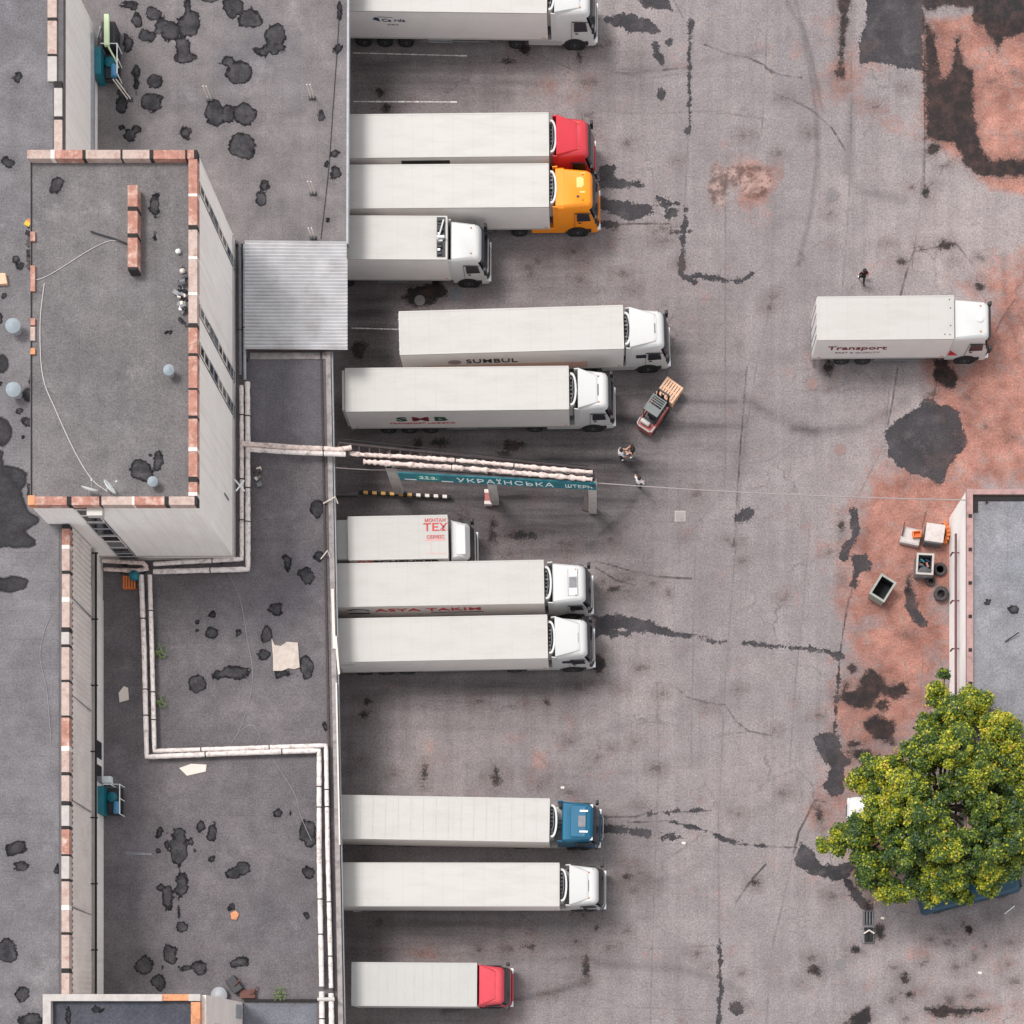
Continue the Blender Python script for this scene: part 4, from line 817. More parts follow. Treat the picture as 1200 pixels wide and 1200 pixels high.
def cab(t, x0, L, m, H=3.7, style='fairing', roofm=None):
    x1 = x0+L
    S = [(.50, 0, -.02, 1.19, 1.16), (.95, 0, 0, 1.24, 1.2), (1.7, 0, -.02, 1.25, 1.19), (2.0, 0, -.07, 1.25, 1.18), (2.85, 0, -.30, 1.24, 1.13), (H-.3, 0, -.44, 1.23, 1.09), (H-.1, .01, -.54, 1.19, 1.04), (H, .08, -.72, 1.08, .93)]
    rings = [cab_ring(z, x0+a, x1+b, wr, wf, .3 if z < H-.05 else .22) for z, a, b, wr, wf in S]
    MB().loft(rings).build('cab', m, t, 38)
    def at(z):
        for k in range(len(S)-1):
            if S[k][0] <= z <= S[k+1][0]:
                f = (z-S[k][0])/(S[k+1][0]-S[k][0]); return [p.lerp(q, f) for p, q in zip(rings[k], rings[k+1])]
    def skinpatch(z0, z1, i0, i1, off, m_, name, par=t, steps=3):
        mb = MB(); rows = []
        for s in range(steps+1):
            r = at(z0+(z1-z0)*s/steps); row = []
            for p in r[i0:i1+1]: d = Vector((p.x-(x0+.9), p.y*.9, 0)).normalized(); row.append(p+d*off)
            rows.append(row)
        n = len(rows[0]); vs = [p for r in rows for p in r]; fs = [(a*n+i, a*n+i+1, (a+1)*n+i+1, (a+1)*n+i) for a in range(steps) for i in range(n-1)]
        mb.add(vs, fs); return mb.build(name, m_, par, 60)
    skinpatch(2.02, H-.5, 3, 14, .015, glassm, 'windscreen')
    skinpatch(1.0, 1.62, 4, 13, .02, darkm, 'grille')
    skinpatch(.55, .85, 4, 13, .03, darkm, 'lower_grille')
    # bumper
    MB().loft([[p+Vector((.06 if i > 2 and i < 15 else 0, 0, 0)) for i, p in enumerate(cab_ring(zz, x1-.55, x1+.02, 1.22, 1.2, .3))] for zz in (.42, .62, .82)]).build('bumper', m if style != 'dark' else darkm, t, 40)
    for s in (-1, 1):
        y = s*1.02; MB().box(x1-.12, x1+.09, y-.17, y+.17, .66, .84, bev=.03).build('headlight', lampm, t)
        # side window in the door
        za, zb = 1.95, 2.82; ya = s*(1.262); mb = MB()
        xb0, xb1 = x1-1.35, x1-.52
        vs = [(xb0, s*1.262, za), (xb1, s*1.225, za), (xb1-.12, s*1.2, zb), (xb0, s*1.252, zb)]
        vs2 = [(a_, b_-s*.03, c_) for a_, b_, c_ in vs]
        mb.add(vs+vs2, [(0, 1, 2, 3), (4, 7, 6, 5), (0, 4, 5, 1), (1, 5, 6, 2), (2, 6, 7, 3), (3, 7, 4, 0)]); mb.build('side_window', glassm, t)
        if style in ('slot', 'long'):
            MB().box(x0+.35, x0+.95, s*1.23, s*1.262, 2.35, 2.72, bev=.012).build('bunk_window', glassm, t)
        MB().box(x1-1.28, x1-1.1, s*1.24, s*1.275, 1.72, 1.78).build('door_handle', darkm, t)
        dm = MB().box(x1-1.5, x1-1.48, s*1.245, s*1.266, 1.0, 2.95).box(x1-1.48, x1-.5, s*1.2, s*1.256, 2.93, 2.95); dm.build('door_seam', darkm, t)
        # mirror arms and housings
        mb = MB().box(x1-.28, x1-.08, s*1.22 if s > 0 else -1.46, 1.46 if s > 0 else -1.22, 2.1, 2.8, bev=.04)
        mb.build('mirror', darkm if style != 'plain' else m, t, 40)
        # wheel arch and wheel
        M = Matrix.Translation((x1-1.32, s*1.225, .5)) @ Matrix.Rotation(R(90), 4, 'X')
        MB().lathe([(.66, -.05), (.66, .05)], n=28, M=M).build('wheel_arch', blackm, t)
        wheel(t, x1-1.32, s*1.13, s)
        # steps
        MB().box(x1-.72, x1-.48, s*1.19, s*1.24, .5, .9).build('step', darkm, t)
        # side deflector behind the cab
        if style != 'box':
            q = [(x0-.28, s*1.22), (x0+.02, s*1.25), (x0+.02, s*1.2), (x0-.28, s*1.17)]
            if s < 0: q = q[::-1]
            MB().prism(q[::-1], 1.0, H+.1).build('side_deflector', m, t)
    # roof equipment
    MB().tube([(x1-.7, .95, H-.1), (x1-.75, .98, H+.5)], .012, 5).build('aerial', blackm, t)
    if style not in ('box',):
        for yy in (-.55, .55): MB().lathe([(.045, 0), (.05, .05), (.02, .09)], (x1-.98, yy*1.4, H-.005), 8).build('roof_lamp', mat('amber_lamp', (200, 120, 50), .3), t)
    if style in ('fairing', 'slot', 'long', 'red', 'step'):
        e = {'fairing': .62, 'slot': .6, 'long': .66, 'red': .56, 'step': .55}[style]; hh = H+.26
        r0 = [(x0-.06, -1.24, H-.28), (x0-.06, 1.24, H-.28), (x0+L*e, .86, H-.06), (x0+L*e, -.86, H-.06)]
        r1 = [(x0-.06, -1.2, hh), (x0-.06, 1.2, hh), (x0+L*e-.08, .8, H+.05), (x0+L*e-.08, -.8, H+.05)]
        r2 = [(x0-.02, -1.1, hh+.04), (x0-.02, 1.1, hh+.04), (x0+L*e-.22, .72, H+.09), (x0+L*e-.22, -.72, H+.09)]
        MB().loft([[Vector(p) for p in r][::-1] for r in (r0, r1, r2)]).build('roof_fairing', m, t, 50)
    if style == 'hatch':
        f = MB().box(x1-1.42, x1-.88, -.78, .78, H, H+.05, bev=.015).build('roof_hatch', m, t); MB().box(x1-1.38, x1-.92, -.32, .32, H+.05, H+.075).build('hatch_glass', greym, f)
        MB().box(x1-1.45, x1-1.42, -.8, .8, H, H+.03).box(x1-.88, x1-.85, -.8, .8, H, H+.03).build('hatch_seal', greym, f)
    if style in ('fairing', 'slot', 'step'):
        MB().box(x1-1.1, x1-.98, -.38, .3, H, H+.035).build('roof_slot', darkm, t)
    if style == 'long':
        f = MB().box(x1-1.12, x1-.86, -.62, .62, H-.01, H+.05, bev=.015).build('roof_hatch', m, t); MB().box(x1-1.08, x1-.92, -.34, .24, H+.05, H+.08).build('hatch_glass', greym, f)
    if style == 'sleeper':
        MB().box(x1-1.75, x1-.82, -.95, .95, H-.01, H+.07, bev=.05).build('roof_panel', m, t)
        f = MB().box(x1-1.3, x1-.86, -.34, .34, H+.07, H+.1, bev=.01).build('roof_hatch', greym, t)
        for s in (-1, 1): MB().box(x1-1.22, x1-.72, s*.62-.06, s*.62+.06, H+.0, H+.14, bev=.02).build('roof_lamp', lampm, t)
        for s in (-1, 1): MB().box(x1-.62, x1-.42, s*.98-.1, s*.98+.1, H-.45, H-.3, bev=.03).build('marker_lamp', lampm, t)
        MB().tube([(x1+.12, -.75, 1.1), (x1+.2, -.6, 1.1), (x1+.2, .6, 1.1), (x1+.12, .75, 1.1)], .04, 8).build('bull_bar', chrome, t, 60)
    if style == 'spoiler':
        MB().box(x1-1.35, x1-1.2, -.62, -.5, H-.01, H+.04).build('roof_vent', darkm, t)
        MB().loft([[Vector((x0-.1+dx, y, H+dz)) for y, dz in ((-1.22, -.1), (1.22, -.1), (1.1, .02), (-1.1, .02))] for dx in (0, .25, .5)]).build('roof_lip', m, t)
        pb_ = mat('faded_decal', (246, 196, 120), .5); MB().prism([(x1-1.35, .0), (x1-1.05, -.02), (x1-.92, .12), (x1-.92, .5), (x1-1.05, .62), (x1-1.35, .6)], H+.001, H+.012).build('roof_decal', pb_, t); MB().box(x1-1.15, x1-.85, -.34, -.24, H, H+.015).build('roof_decal', pb_, t); MB().box(x1-1.1, x1-.85, .82, .87, H, H+.015).build('roof_decal', pb_, t)
    if style == 'box':
        MB().box(x0+.3, x0+.9, -.9, .9, H-.01, H+.04, bev=.03).build('roof_panel', m, t)
    if style == 'round':
        M = Matrix.Translation((x1-1.0, 0, H)); MB().lathe([(.22, 0), (.22, .06), (.15, .09), (.02, .1)], n=16, M=M).build('roof_vent', m, t, 40)
    if style != 'box': # sun visor over the windscreen
        mb = MB(); r = at(H-.5); pts = r[4:14]; mb.add([p+Vector((.03, 0, 0)) for p in pts]+[p+Vector((.17, 0, -.12)) for p in pts], [(i, i+1, i+11, i+10) for i in range(9)]+[(i+10, i+11, i+1, i) for i in range(9)]); mb.build('sun_visor', darkm, t)

def cargo_box(t, Lb, W=2.6, z0=1.15, z1=4.0, roofm=troof, sidem=sidew, ribs=0, name='cargo_box'):
    mb = MB(); h = W/2
    mb.box(0, Lb, -h, h, z0, z1-.03, 1)
    mb.prism([(.0, -h), (Lb, -h), (Lb, h), (0, h)], z1-.03, z1, 0, top=[(.04, -h+.04), (Lb-.04, -h+.04), (Lb-.04, h-.04), (.04, h-.04)])
    b = mb.build(name, [roofm, sidem], t)
    mb = MB().box(.0, Lb, -h-.012, -h+.07, z1-.09, z1+.012).box(0, Lb, h-.07, h+.012, z1-.09, z1+.012).box(-.012, .09, -h+.07, h-.07, z1-.09, z1+.014).box(Lb-.08, Lb+.012, -h+.07, h-.07, z1-.09, z1+.014)
    mb.box(0, Lb, -h-.014, -h+.02, z0-.06, z0+.1).box(0, Lb, h-.02, h+.014, z0-.06, z0+.1)
    mb.build('edge_rail', roofm, b)
    mb = MB()
    for k in range(1, ribs): x = Lb*k/ribs; mb.box(x-.02, x+.02, -h+.09, h-.09, z1, z1+.006)
    if ribs: mb.build('roof_seam', mat('seam_grey', (176, 172, 168), .6), b)
    # rear doors
    mb = MB().box(-.03, 0, -h+.06, -.02, z0+.08, z1-.1).box(-.03, 0, .02, h-.06, z0+.08, z1-.1); mb.build('rear_door', sidem, b)
    mb = MB()
    for y in (-.9, -.35, .35, .9): mb.tube([(-.05, y, z0+.1), (-.05, y, z1-.12)], .02, 6)
    mb.build('door_bar', chrome, b)
    mb = MB()
    for y in (-h-.016, h): 
        mb.box(Lb-.35, Lb-.12, y, y+.016, z0+.18, z0+.24); mb.box(.3, .5, y, y+.016, z0+.18, z0+.24)
    mb.build('side_marker', mat('amber_reflector', (200, 120, 60), .4), b)
    return b
def reefer(t, x, W=2.0, style=0):
    """curved refrigeration unit on the trailer's front wall"""
    n = 12; outer = []; inner = []
    for k in range(n+1):
        a = -math.pi/2+math.pi*k/n; outer.append((x+.08+.38*math.cos(a)**.7 if math.cos(a) > 0 else x+.08, W/2*math.sin(a))); inner.append((x+.06+.29*max(0, math.cos(a))**.7, (W/2-.12)*math.sin(a)))
    poly = [(x, -W/2)]+outer+[(x, W/2)]
    MB().prism(poly, 2.1, 3.45).build('cooling_unit', boxgrey, t, 30)
    mb = MB(); vs = []; fs = []
    for k in range(n+1): vs += [(*outer[k], 3.45), (*outer[k], 3.8), (*inner[k], 3.8), (*inner[k], 3.45)]
    for k in range(n):
        a = k*4; b = a+4; fs += [(a, b, b+1, a+1), (a+1, b+1, b+2, a+2), (a+2, b+2, b+3, a+3)]
    mb.add(vs, fs).build('cowling', cabwhite, t, 40)
    mb = MB(); mb.prism([(x+.02, -W/2+.15)]+[(px*.98+x*.02, py*.98) for px, py in inner[1:-1]]+[(x+.02, W/2-.15)], 3.45, 3.5, 0)
    rr = random.Random(int(x*100)+style)
    for k in range(7): yy = -W/2+.3+k*(W-.6)/6; mb.box(x+.06, x+.06+rr.uniform(.08, .22), yy-.06, yy+.05, 3.5, 3.5+rr.uniform(.04, .2), rr.choice((1, 2, 1)))
    mb.tube([(x+.1, -W/2+.2, 3.6), (x+.24, -.2, 3.62), (x+.22, W/2-.3, 3.6)], .03, 6, 1)
    mb.build('condenser', [darkm, greym, mat('mid_grey_metal', (84, 84, 88), .6)], t)
def chassis(t, xr, xf, tractor=True, skirt=None, cabx=0, trailer_axles=(1.6, 2.9, 4.2), skm=boxgrey):
    mb = MB().box(xr, xf, -.48, -.38, .85, 1.1).box(xr, xf, .38, .48, .85, 1.1)
    k = xr+.4
    while k < xf: mb.box(k, k+.12, -.38, .38, .9, 1.05); k += 1.6
    mb.build('chassis', greym, t)
def artic(name, px_r, py_r, px_f, py_f, bump, label, cabm, style, Lt=None, H=3.72, skm=boxgrey, roofm=troof, sidem=sidew, ribs=0, cool=True, group='articulated lorries parked at the docks', gap=.5, wr=0.0):
    f = P(px_f, py_f, 4.0); r = P(px_r, py_r, 4.0); d = (f-r); d.z = 0; a = math.atan2(d.y, d.x)
    L = Lt or d.length; base_ = Vector((f.x, f.y, 0))-d.normalized()*L
    t = empty(name, base_, label, 'lorry', group, a)
    b = cargo_box(t, L, roofm=roofm, sidem=sidem, ribs=ribs)
    xb = (P(bump, py_f, 1.0)-Vector((f.x, f.y, 0))).length + 0; bx = P(bump, py_f, 1.0).x-f.x
    x1 = L+bx-.06; x0 = L+gap
    if cool: reefer(t, L+.01, style=int(py_f))
    cab(t, x0, x1-x0, cabm, H, style)
    # trailer running gear
    MB().box(.1, L-1.2, -.5, -.38, .85, 1.15).box(.1, L-1.2, .38, .5, .85, 1.15).build('trailer_frame', greym, t)
    for x in (2.2, 3.5, 4.8):
        for s in (-1, 1): wheel(t, x, s*1.1, s)
        MB().tube([(x, -1, .5), (x, 1, .5)], .07, 8).build('axle', darkm, t)
    MB().box(-.05, .1, -1.2, 1.2, .5, .68).build('rear_bumper', greym, t)
    for s in (-1, 1):
        MB().box(L-3.3, L-3.15, s*.95-.07, s*.95+.07, .2, 1.15).build('landing_leg', greym, t)
        MB().box(6.2, 7.7, s*1.24-(.45 if s > 0 else 0), s*1.24+(0 if s > 0 else .45), .55, 1.0, bev=.02).build('pallet_box', galv, t)
        MB().box(5.8, L-3.6, s*1.26-.015, s*1.26+.015, .72, .86).build('side_guard', chrome, t)
    # tractor unit chassis
    MB().box(L-1.6, x0+.4, -.45, -.33, .8, 1.02).box(L-1.6, x0+.4, .33, .45, .8, 1.02).build('tractor_frame', darkm, t)
    xw = x1-1.32-3.6
    for s in (-1, 1):
        wheel(t, xw, s*1.05, s, .5, .42)
        MB().box(xw-.6, xw+.6, s*1.05-.26, s*1.05+.26, 1.02, 1.08, bev=.02).build('mudguard', darkm, t)
        MB().box(xw+.75, x1-2.1, s*1.24-(.6 if s > 0 else 0), s*1.24+(0 if s > 0 else .6), .42, 1.0, bev=.05).build('fuel_tank', skm, t)
    MB().box(L+.05, x0-.02, -.9, .9, 1.0, 1.06).build('catwalk', galv, t)
    mb = MB()
    for k, yy in enumerate((-.25, 0, .25)): mb.tube([(L+.02, yy, 2.0), (L+.25, yy+.05, 1.5), (x0+.02, yy, 2.1)], .025, 6)
    mb.build('air_hose', blackm, t)
    t['xf'] = L; return t, b, L
def rigid(name, px_r, py_r, px_f, py_f, bump, label, cabm, style, Lt=None, H=3.5, gap=.12, group=None, sidem=sidew, roofm=troof, Wb=2.6, z1=4.0, ribs=0, axles=1):
    f = P(px_f, py_f, z1); r = P(px_r, py_r, z1); d = f-r; d.z = 0; a = math.atan2(d.y, d.x); L = Lt or d.length
    base_ = Vector((f.x, f.y, 0))-d.normalized()*L
    t = empty(name, base_, label, 'lorry', group, a); b = cargo_box(t, L, W=Wb, z1=z1, roofm=roofm, sidem=sidem, ribs=ribs)
    x1 = L+P(bump, py_f, 1.0).x-f.x-.06; x0 = L+gap
    cab(t, x0, x1-x0, cabm, H, style)
    MB().box(.1, x0+.4, -.45, -.35, .8, 1.14).box(.1, x0+.4, .35, .45, .8, 1.14).build('chassis', darkm, t)
    for x in ([1.9] if axles == 1 else [1.9, 3.2]):
        for s in (-1, 1): wheel(t, x, s*1.06, s, .5, .4)
        MB().tube([(x, -1, .5), (x, 1, .5)], .07, 8).build('axle', darkm, t)
    MB().box(-.02, .1, -1.2, 1.2, .45, .62).build('rear_bumper', greym, t)
    for s in (-1, 1):
        MB().box(3.9, L-1.2, s*1.25-.02, s*1.25+.02, .55, .7).box(3.9, L-1.2, s*1.25-.02, s*1.25+.02, .8, .95).build('side_guard', chrome, t)
        MB().box(L-2.4, L-1.3, s*1.2-(.5 if s > 0 else 0), s*1.2+(0 if s > 0 else .5), .45, .98, bev=.05).build('fuel_tank', greym, t)
    return t, b, L
SY = -1.318
def side_text(b, s, x, z, size, m, sx=1.0, name='lettering', **kw): return text(s, name, size, m, b, (x, SY, z), sx=sx, **kw)
px1 = 19.55
t1, b, L = artic('articulated_lorry', 376, -13.5, 641, -10, 700, 'white articulated lorry at the top edge with a small dark blue bird logo', cabwhite, 'fairing', Lt=13.6)
x = L-(641-455)/px1
mb = MB().add([(x-.55-.5, SY, 3.15), (x-.1-.5, SY, 2.9), (x-.15-.5, SY, 3.3), (x-.35-.5, SY, 3.38)], [(0, 1, 2, 3)]); mb.add([(x-.7, SY, 3.42), (x+.2, SY, 3.38), (x+.2, SY, 3.34), (x-.7, SY, 3.38)], [(0, 3, 2, 1)]); mb.build('bird_logo', txt_blue, b)
side_text(b, 'Ca rda', x+.22, 3.05, .42, txt_blue, 1.25, bold=0); side_text(b, 'trans', x+.15, 2.62, .26, txt_pale, 1.3, bold=0)
t2, b, L = artic('articulated_lorry', 378, 160, 643, 157.2, 698, 'articulated lorry with red cab and white trailer, beside the orange cab', redp, 'red', Lt=13.6)
MB().box(L-(643-469)/px1, L-(643-526)/px1, SY, SY+.02, 3.15, 3.6).build('lettering', txt_black, b)
t3, b, L = artic('articulated_lorry', 378, 219, 643, 217, 703, 'articulated lorry with bright orange cab and white trailer', orangep, 'spoiler', Lt=13.6, skm=orangep)
t4, b, L = rigid('rigid_lorry', 375, 278, 524, 278.6, 575, 'short white rigid lorry with cooling unit on its roof, beside the metal canopy', cabwhite, 'slotless', Lt=8.4, gap=.16, H=3.62)
MB().box(L-.72, L-.08, -1.22, .18-.2, 3.98, 4.0).build('unit_bay', darkm, t4) if False else None
mb = MB(); rr = random.Random(9)
mb.box(L-.62, L-.12, -1.15, 1.2, 4.0, 4.06, 0)
for k in range(11):
    yy = -1.0+k*.2; mb.box(L-.56, L-.56+rr.uniform(.12, .36), yy-.07, yy+.07, 4.06, 4.06+rr.uniform(.05, .22), rr.choice((0, 0, 1, 2, 1)))
mb.tube([(L-.55, -.2, 4.2), (L-.35, .4, 4.25), (L-.2, 1.0, 4.2)], .05, 8, 2).box(L-.6, L-.14, -.12, .02, 4.06, 4.3, 2)
mb.build('cooling_unit', [darkm, chrome, cabwhite], t4)
t5, b, L = artic('articulated_lorry', 468, 390.5, 730.5, 383, 785, 'white articulated lorry marked SUMBUL standing away from the dock', cabwhite, 'long', gap=.42)
x = L-(730.5-570)/px1
MB().add([(x-2.05+.42*math.cos(k*.5236), SY, 2.65+.32*math.sin(k*.5236)) for k in range(12)], [tuple(range(12))]).build('oval_logo', txt_pale, b)
side_text(b, 'SUMBUL', x+.2, 2.7, .8, txt_black, 1.0, spacing=1.08, bold=.01)
MB().box(1.2, L-2.2, SY+.004, SY+.01, 1.3, 2.2).build('rust_stain_band', mat('salmon_dirt', (214, 176, 160), .7, var=.12, scale=.8, dirt=.5, dirtc=(214, 205, 198)), b)
MB().box(-.5, -.03, -1.25, 1.25, 1.2, 3.9, bev=.03).build('rear_door_shelter', white, b) if False else None
t6, b, L = artic('articulated_lorry', 404.5, 457, 666.5, 454.2, 721, 'white articulated lorry marked SMB in green and red at the dock', cabwhite, 'step', gap=.6)
x = L-(666.5-489)/px1
side_text(b, 'S', x-1.1, 2.62, .85, txt_green, 1.75, bold=.03); side_text(b, 'M', x+.05, 2.62, .85, txt_dkred, 1.7, bold=.03); side_text(b, 'B', x+1.25, 2.62, .85, txt_green, 1.75, bold=.03)
side_text(b, 'TRANSPORT LOGISTIC', x+.1, 1.95, .28, txt_red, 1.4, bold=0)
MB().box(-.2, -.035, -1.2, 1.2, 1.2, 3.95, bev=.03).build('tail_flap', white, b)
t7, b, L = rigid('rigid_lorry', 408, 631, 524.6, 628.8, 560, 'small white box lorry with red lettering on its roof beneath the pipe bridge', cabwhite, 'box', gap=.12, H=3.35)
t7_ = MB().box(-.72, -.03, -1.18, 1.2, 1.0, 3.72, bev=.02).build('tail_lift', boxgrey, t7)
for (s_, dy, sz, w_, m_) in (('МОНТАЖ', .98, .28, 1.0, txt_red), ('ТЕХ', .55, .62, 1.25, txt_red), ('СЕРВІС', -.02, .26, 1.1, txt_red)):
    text(s_, 'roof_lettering', sz, m_, b, (L-.72, dy, 4.012), rot=(0, 0, 0), sx=w_)
MB().box(L-1.35, L-.1, -.22, -.14, 4.0, 4.012).box(L-1.0, L-.98, -1.0, -.25, 4.0, 4.01).box(L-1.35, L-.1, -1.02, -.99, 4.0, 4.01).build('roof_sticker', mat('pink_sticker', (216, 150, 146), .6), b)
side_text(b, 'SCHENKER', L-2.55, 3.55, .62, txt_black, 1.3, bold=.03); side_text(b, 'DB', L-5.0, 3.55, .5, txt_red, 1.5, bold=.03)
t8, b, L = artic('articulated_lorry', 372, 686.3, 637.3, 681.6, 695, 'white articulated lorry with ASYA TAKIM in red on its side', cabwhite, 'hatch', Lt=13.6)
x = L-(637.3-500)/px1
m8 = txt_red
side_text(b, 'ASYA TAKIM', x, 3.05, .85, m8, 1.3, bold=.01, spacing=1.05)
MB().box(x+.1, x+3.3, SY, SY+.01, 2.32, 2.42).build('underline', txt_blue, b)
mb = MB()
for k in range(8):
    a0 = 2.6-k*.32; a1 = a0-.32; c = (x-4.3, 2.95); q = [(c[0]+.75*math.cos(a)*rr_, c[1]+.5*math.sin(a)*rr_) for a, rr_ in ((a0, 1), (a1, 1), (a1, .6+.03*k), (a0, .6+.03*k))]; mb.add([(p[0], SY, p[1]) for p in q], [(0, 3, 2, 1)])
mb.box(x-4.9, x-3.6, SY, SY+.01, 2.3, 2.5); mb.build('wave_logo', txt_blue, b)
t9, b, L = artic('articulated_lorry', 376, 750.8, 641.5, 745.8, 697, 'plain white articulated lorry between ASYA TAKIM and the empty bays', cabwhite, 'long', Lt=13.6)
MB().box(.9, .95, SY, SY+.01, 1.3, 3.9).box(.9, 1.9, SY, SY+.01, 3.2, 3.25).build('rear_panel_seam', greym, b)
t10, b, L = artic('articulated_lorry', 380, 956.6, 643.8, 961.3, 704, 'articulated lorry with teal blue cab and ribbed white trailer roof', tealp, 'sleeper', Lt=13.6, ribs=18, gap=.75, H=3.75)
t11, b, L = artic('articulated_lorry', 391, 1036.3, 655.5, 1036.6, 710, 'plain white articulated lorry parked below the teal blue cab', cabwhite, 'step', Lt=13.6, gap=.65)
t12, b, L = rigid('rigid_lorry', 412, 1153, 558.7, 1154, 601, 'rigid lorry with faded red cab and light grey box near the bottom edge', pinkp, 'red', gap=.18, H=3.55, roofm=boxgrey, sidem=boxgrey, ribs=14)
t13, b, L = rigid('rigid_lorry', 958, 373.2, 1117.8, 371.6, 1158, 'white rigid lorry marked Transport standing alone in the open yard', cabwhite, 'round', gap=.06, H=3.72, axles=2)
side_text(b, 'Transport', L-(1118-1008)/px1, 2.75, .72, txt_dkred, 1.22, bold=.01); side_text(b, 'FAST & QUALITY', L-(1118-1008)/px1+.1, 2.05, .26, txt_pale, 1.4, bold=0)
mb = MB().add([(L+.12, -1.262, 1.35), (L+.72, -1.262, 1.35), (L+.12, -1.262, 2.15)], [(0, 1, 2)]); mb.build('red_stripe', redp, t13)
mb = MB()
for (dx, yy) in ((.25, -1.05), (.55, -1.02), (.25, 1.05), (.2, .55), (.2, -.5)): mb.lathe([(.035, 0), (.035, .03)], (L-dx, yy, 4.0), 8)
mb.build('roof_bolt', darkm, b)
MB().box(-.04, -.02+.0, -1.2, 1.2, 1.2, 3.85).build('curtain', white, b) if False else None
for k in range(12):
    pass
#@@YARD
# ------------------------------------------------------------------ people
def person(px, py, head_ang, label, joints, cols, hair=hairm, H=1.75, extra=None):
    """joints: pose overrides in a local frame, x forward; one skinned body mesh, hair as child"""
    J = dict(pelvis=(0, 0, .95), chest=(.02, 0, 1.25), neck=(.03, 0, 1.46), head=(.05, 0, 1.60), crown=(.05, 0, 1.70),
             lsh=(.01, .19, 1.40), lel=(.06, .25, 1.13), lwr=(.2, .24, .92), lha=(.26, .22, .86), rsh=(.01, -.19, 1.40), rel=(.06, -.25, 1.13), rwr=(.2, -.24, .92), rha=(.26, -.22, .86),
             lhp=(0, .09, .90), lkn=(.05, .11, .50), lan=(0, .12, .09), lto=(.18, .13, .05), rhp=(0, -.09, .90), rkn=(.05, -.11, .50), ran=(-.02, -.12, .09), rto=(.16, -.13, .05))
    J.update(joints)
    B = [('pelvis', 'chest', 0), ('chest', 'neck', 0), ('neck', 'head', 2), ('head', 'crown', 2), ('chest', 'lsh', 0), ('lsh', 'lel', 0), ('lel', 'lwr', 2), ('lwr', 'lha', 2), ('chest', 'rsh', 0), ('rsh', 'rel', 0), ('rel', 'rwr', 2), ('rwr', 'rha', 2),
         ('pelvis', 'lhp', 1), ('lhp', 'lkn', 1), ('lkn', 'lan', 1), ('lan', 'lto', 3), ('pelvis', 'rhp', 1), ('rhp', 'rkn', 1), ('rkn', 'ran', 1), ('ran', 'rto', 3)]
    rad = dict(pelvis=.15, chest=.16, neck=.062, head=.10, crown=.075, lsh=.075, lel=.05, lwr=.034, lha=.036, rsh=.075, rel=.05, rwr=.034, rha=.036, lhp=.105, lkn=.068, lan=.048, lto=.042, rhp=.105, rkn=.068, ran=.048, rto=.042)
    names = list(J); me = bpy.data.meshes.new('body_skeleton'); me.from_pydata([J[n] for n in names], [(names.index(a), names.index(b)) for a, b, _ in B], [])
    o = bpy.data.objects.new('skel', me); COL.objects.link(o); sk = o.modifiers.new('s', 'SKIN'); sk.use_smooth_shade = True
    for i, n in enumerate(names):
        sv = me.skin_vertices[0].data[i]; sv.radius = (rad[n], rad[n]*(1.25 if n in ('pelvis', 'chest') else 1)); sv.use_root = n == 'pelvis'
    ss = o.modifiers.new('u', 'SUBSURF'); ss.levels = 2; ss.render_levels = 2
    bpy.context.view_layer.update(); ev_ = bpy.data.meshes.new_from_object(o.evaluated_get(bpy.context.evaluated_depsgraph_get()))
    bpy.data.objects.remove(o)
    mb = MB(); mb.v = [tuple(v.co) for v in ev_.vertices]; segs = [(Vector(J[a]), Vector(J[b]), c) for a, b, c in B]
    for p in ev_.polygons:
        c = Vector(p.center); best = (9, 0)
        for a, b_, m_ in segs:
            ab = b_-a; t_ = max(0, min(1, (c-a).dot(ab)/ab.length_squared)); d_ = (c-a-ab*t_).length
            if d_ < best[0]: best = (d_, m_)
        mb.f.append(tuple(p.vertices)); mb.m.append(best[1])
    for s in ('l', 'r'): # fingers and thumb
        w = Vector(J[s+'wr']); h = Vector(J[s+'ha']); d = (h-w).normalized(); sd = d.cross(Vector((0, 0, 1))); sd = sd.normalized() if sd.length > .1 else Vector((0, 1, 0))
        for k, l in enumerate((.07, .08, .085, .075)):
            b0 = h+sd*(k-1.5)*.02; mb.tube([b0-d*.02, b0+d*l*.55, b0+d*l*.9-Vector((0, 0, .025))], [.011, .010, .007], 5, 2)
        mb.tube([h-d*.03+sd*.03, h+sd*.06+d*.02, h+sd*.06+d*.05], [.013, .011, .008], 5, 2)
    hd = Vector(J['head']); mb.tube([hd+Vector((.09, 0, .0)), hd+Vector((.125, 0, -.015))], [.02, .012], 5, 2)
    t = empty('person', P(px, py), label, 'person', None, head_ang)
    body = mb.build('body', cols, t, 80)
    hb = MB().lathe([(.125, -.02), (.128, .04), (.11, .09), (.07, .125), (.01, .14)], (hd.x-.02, hd.y, hd.z+.02), 12); hb.build('hair', hair, t, 60)
    return t
person(727, 538, R(20), 'person in white top and black trousers facing the one in black', {'lwr': (.32, .12, 1.12), 'lha': (.4, .1, 1.14), 'lel': (.12, .24, 1.15)}, [clw, clb, skin, clw])
person(741, 534, R(190), 'person in black top and pale trousers facing the one in white', {'lwr': (.34, .1, 1.08), 'lha': (.42, .08, 1.1), 'rwr': (.3, -.14, 1.1), 'rha': (.38, -.1, 1.12), 'rkn': (.14, -.12, .5), 'ran': (.2, -.13, .09), 'rto': (.38, -.13, .06)}, [clb, clt, skin, clw])
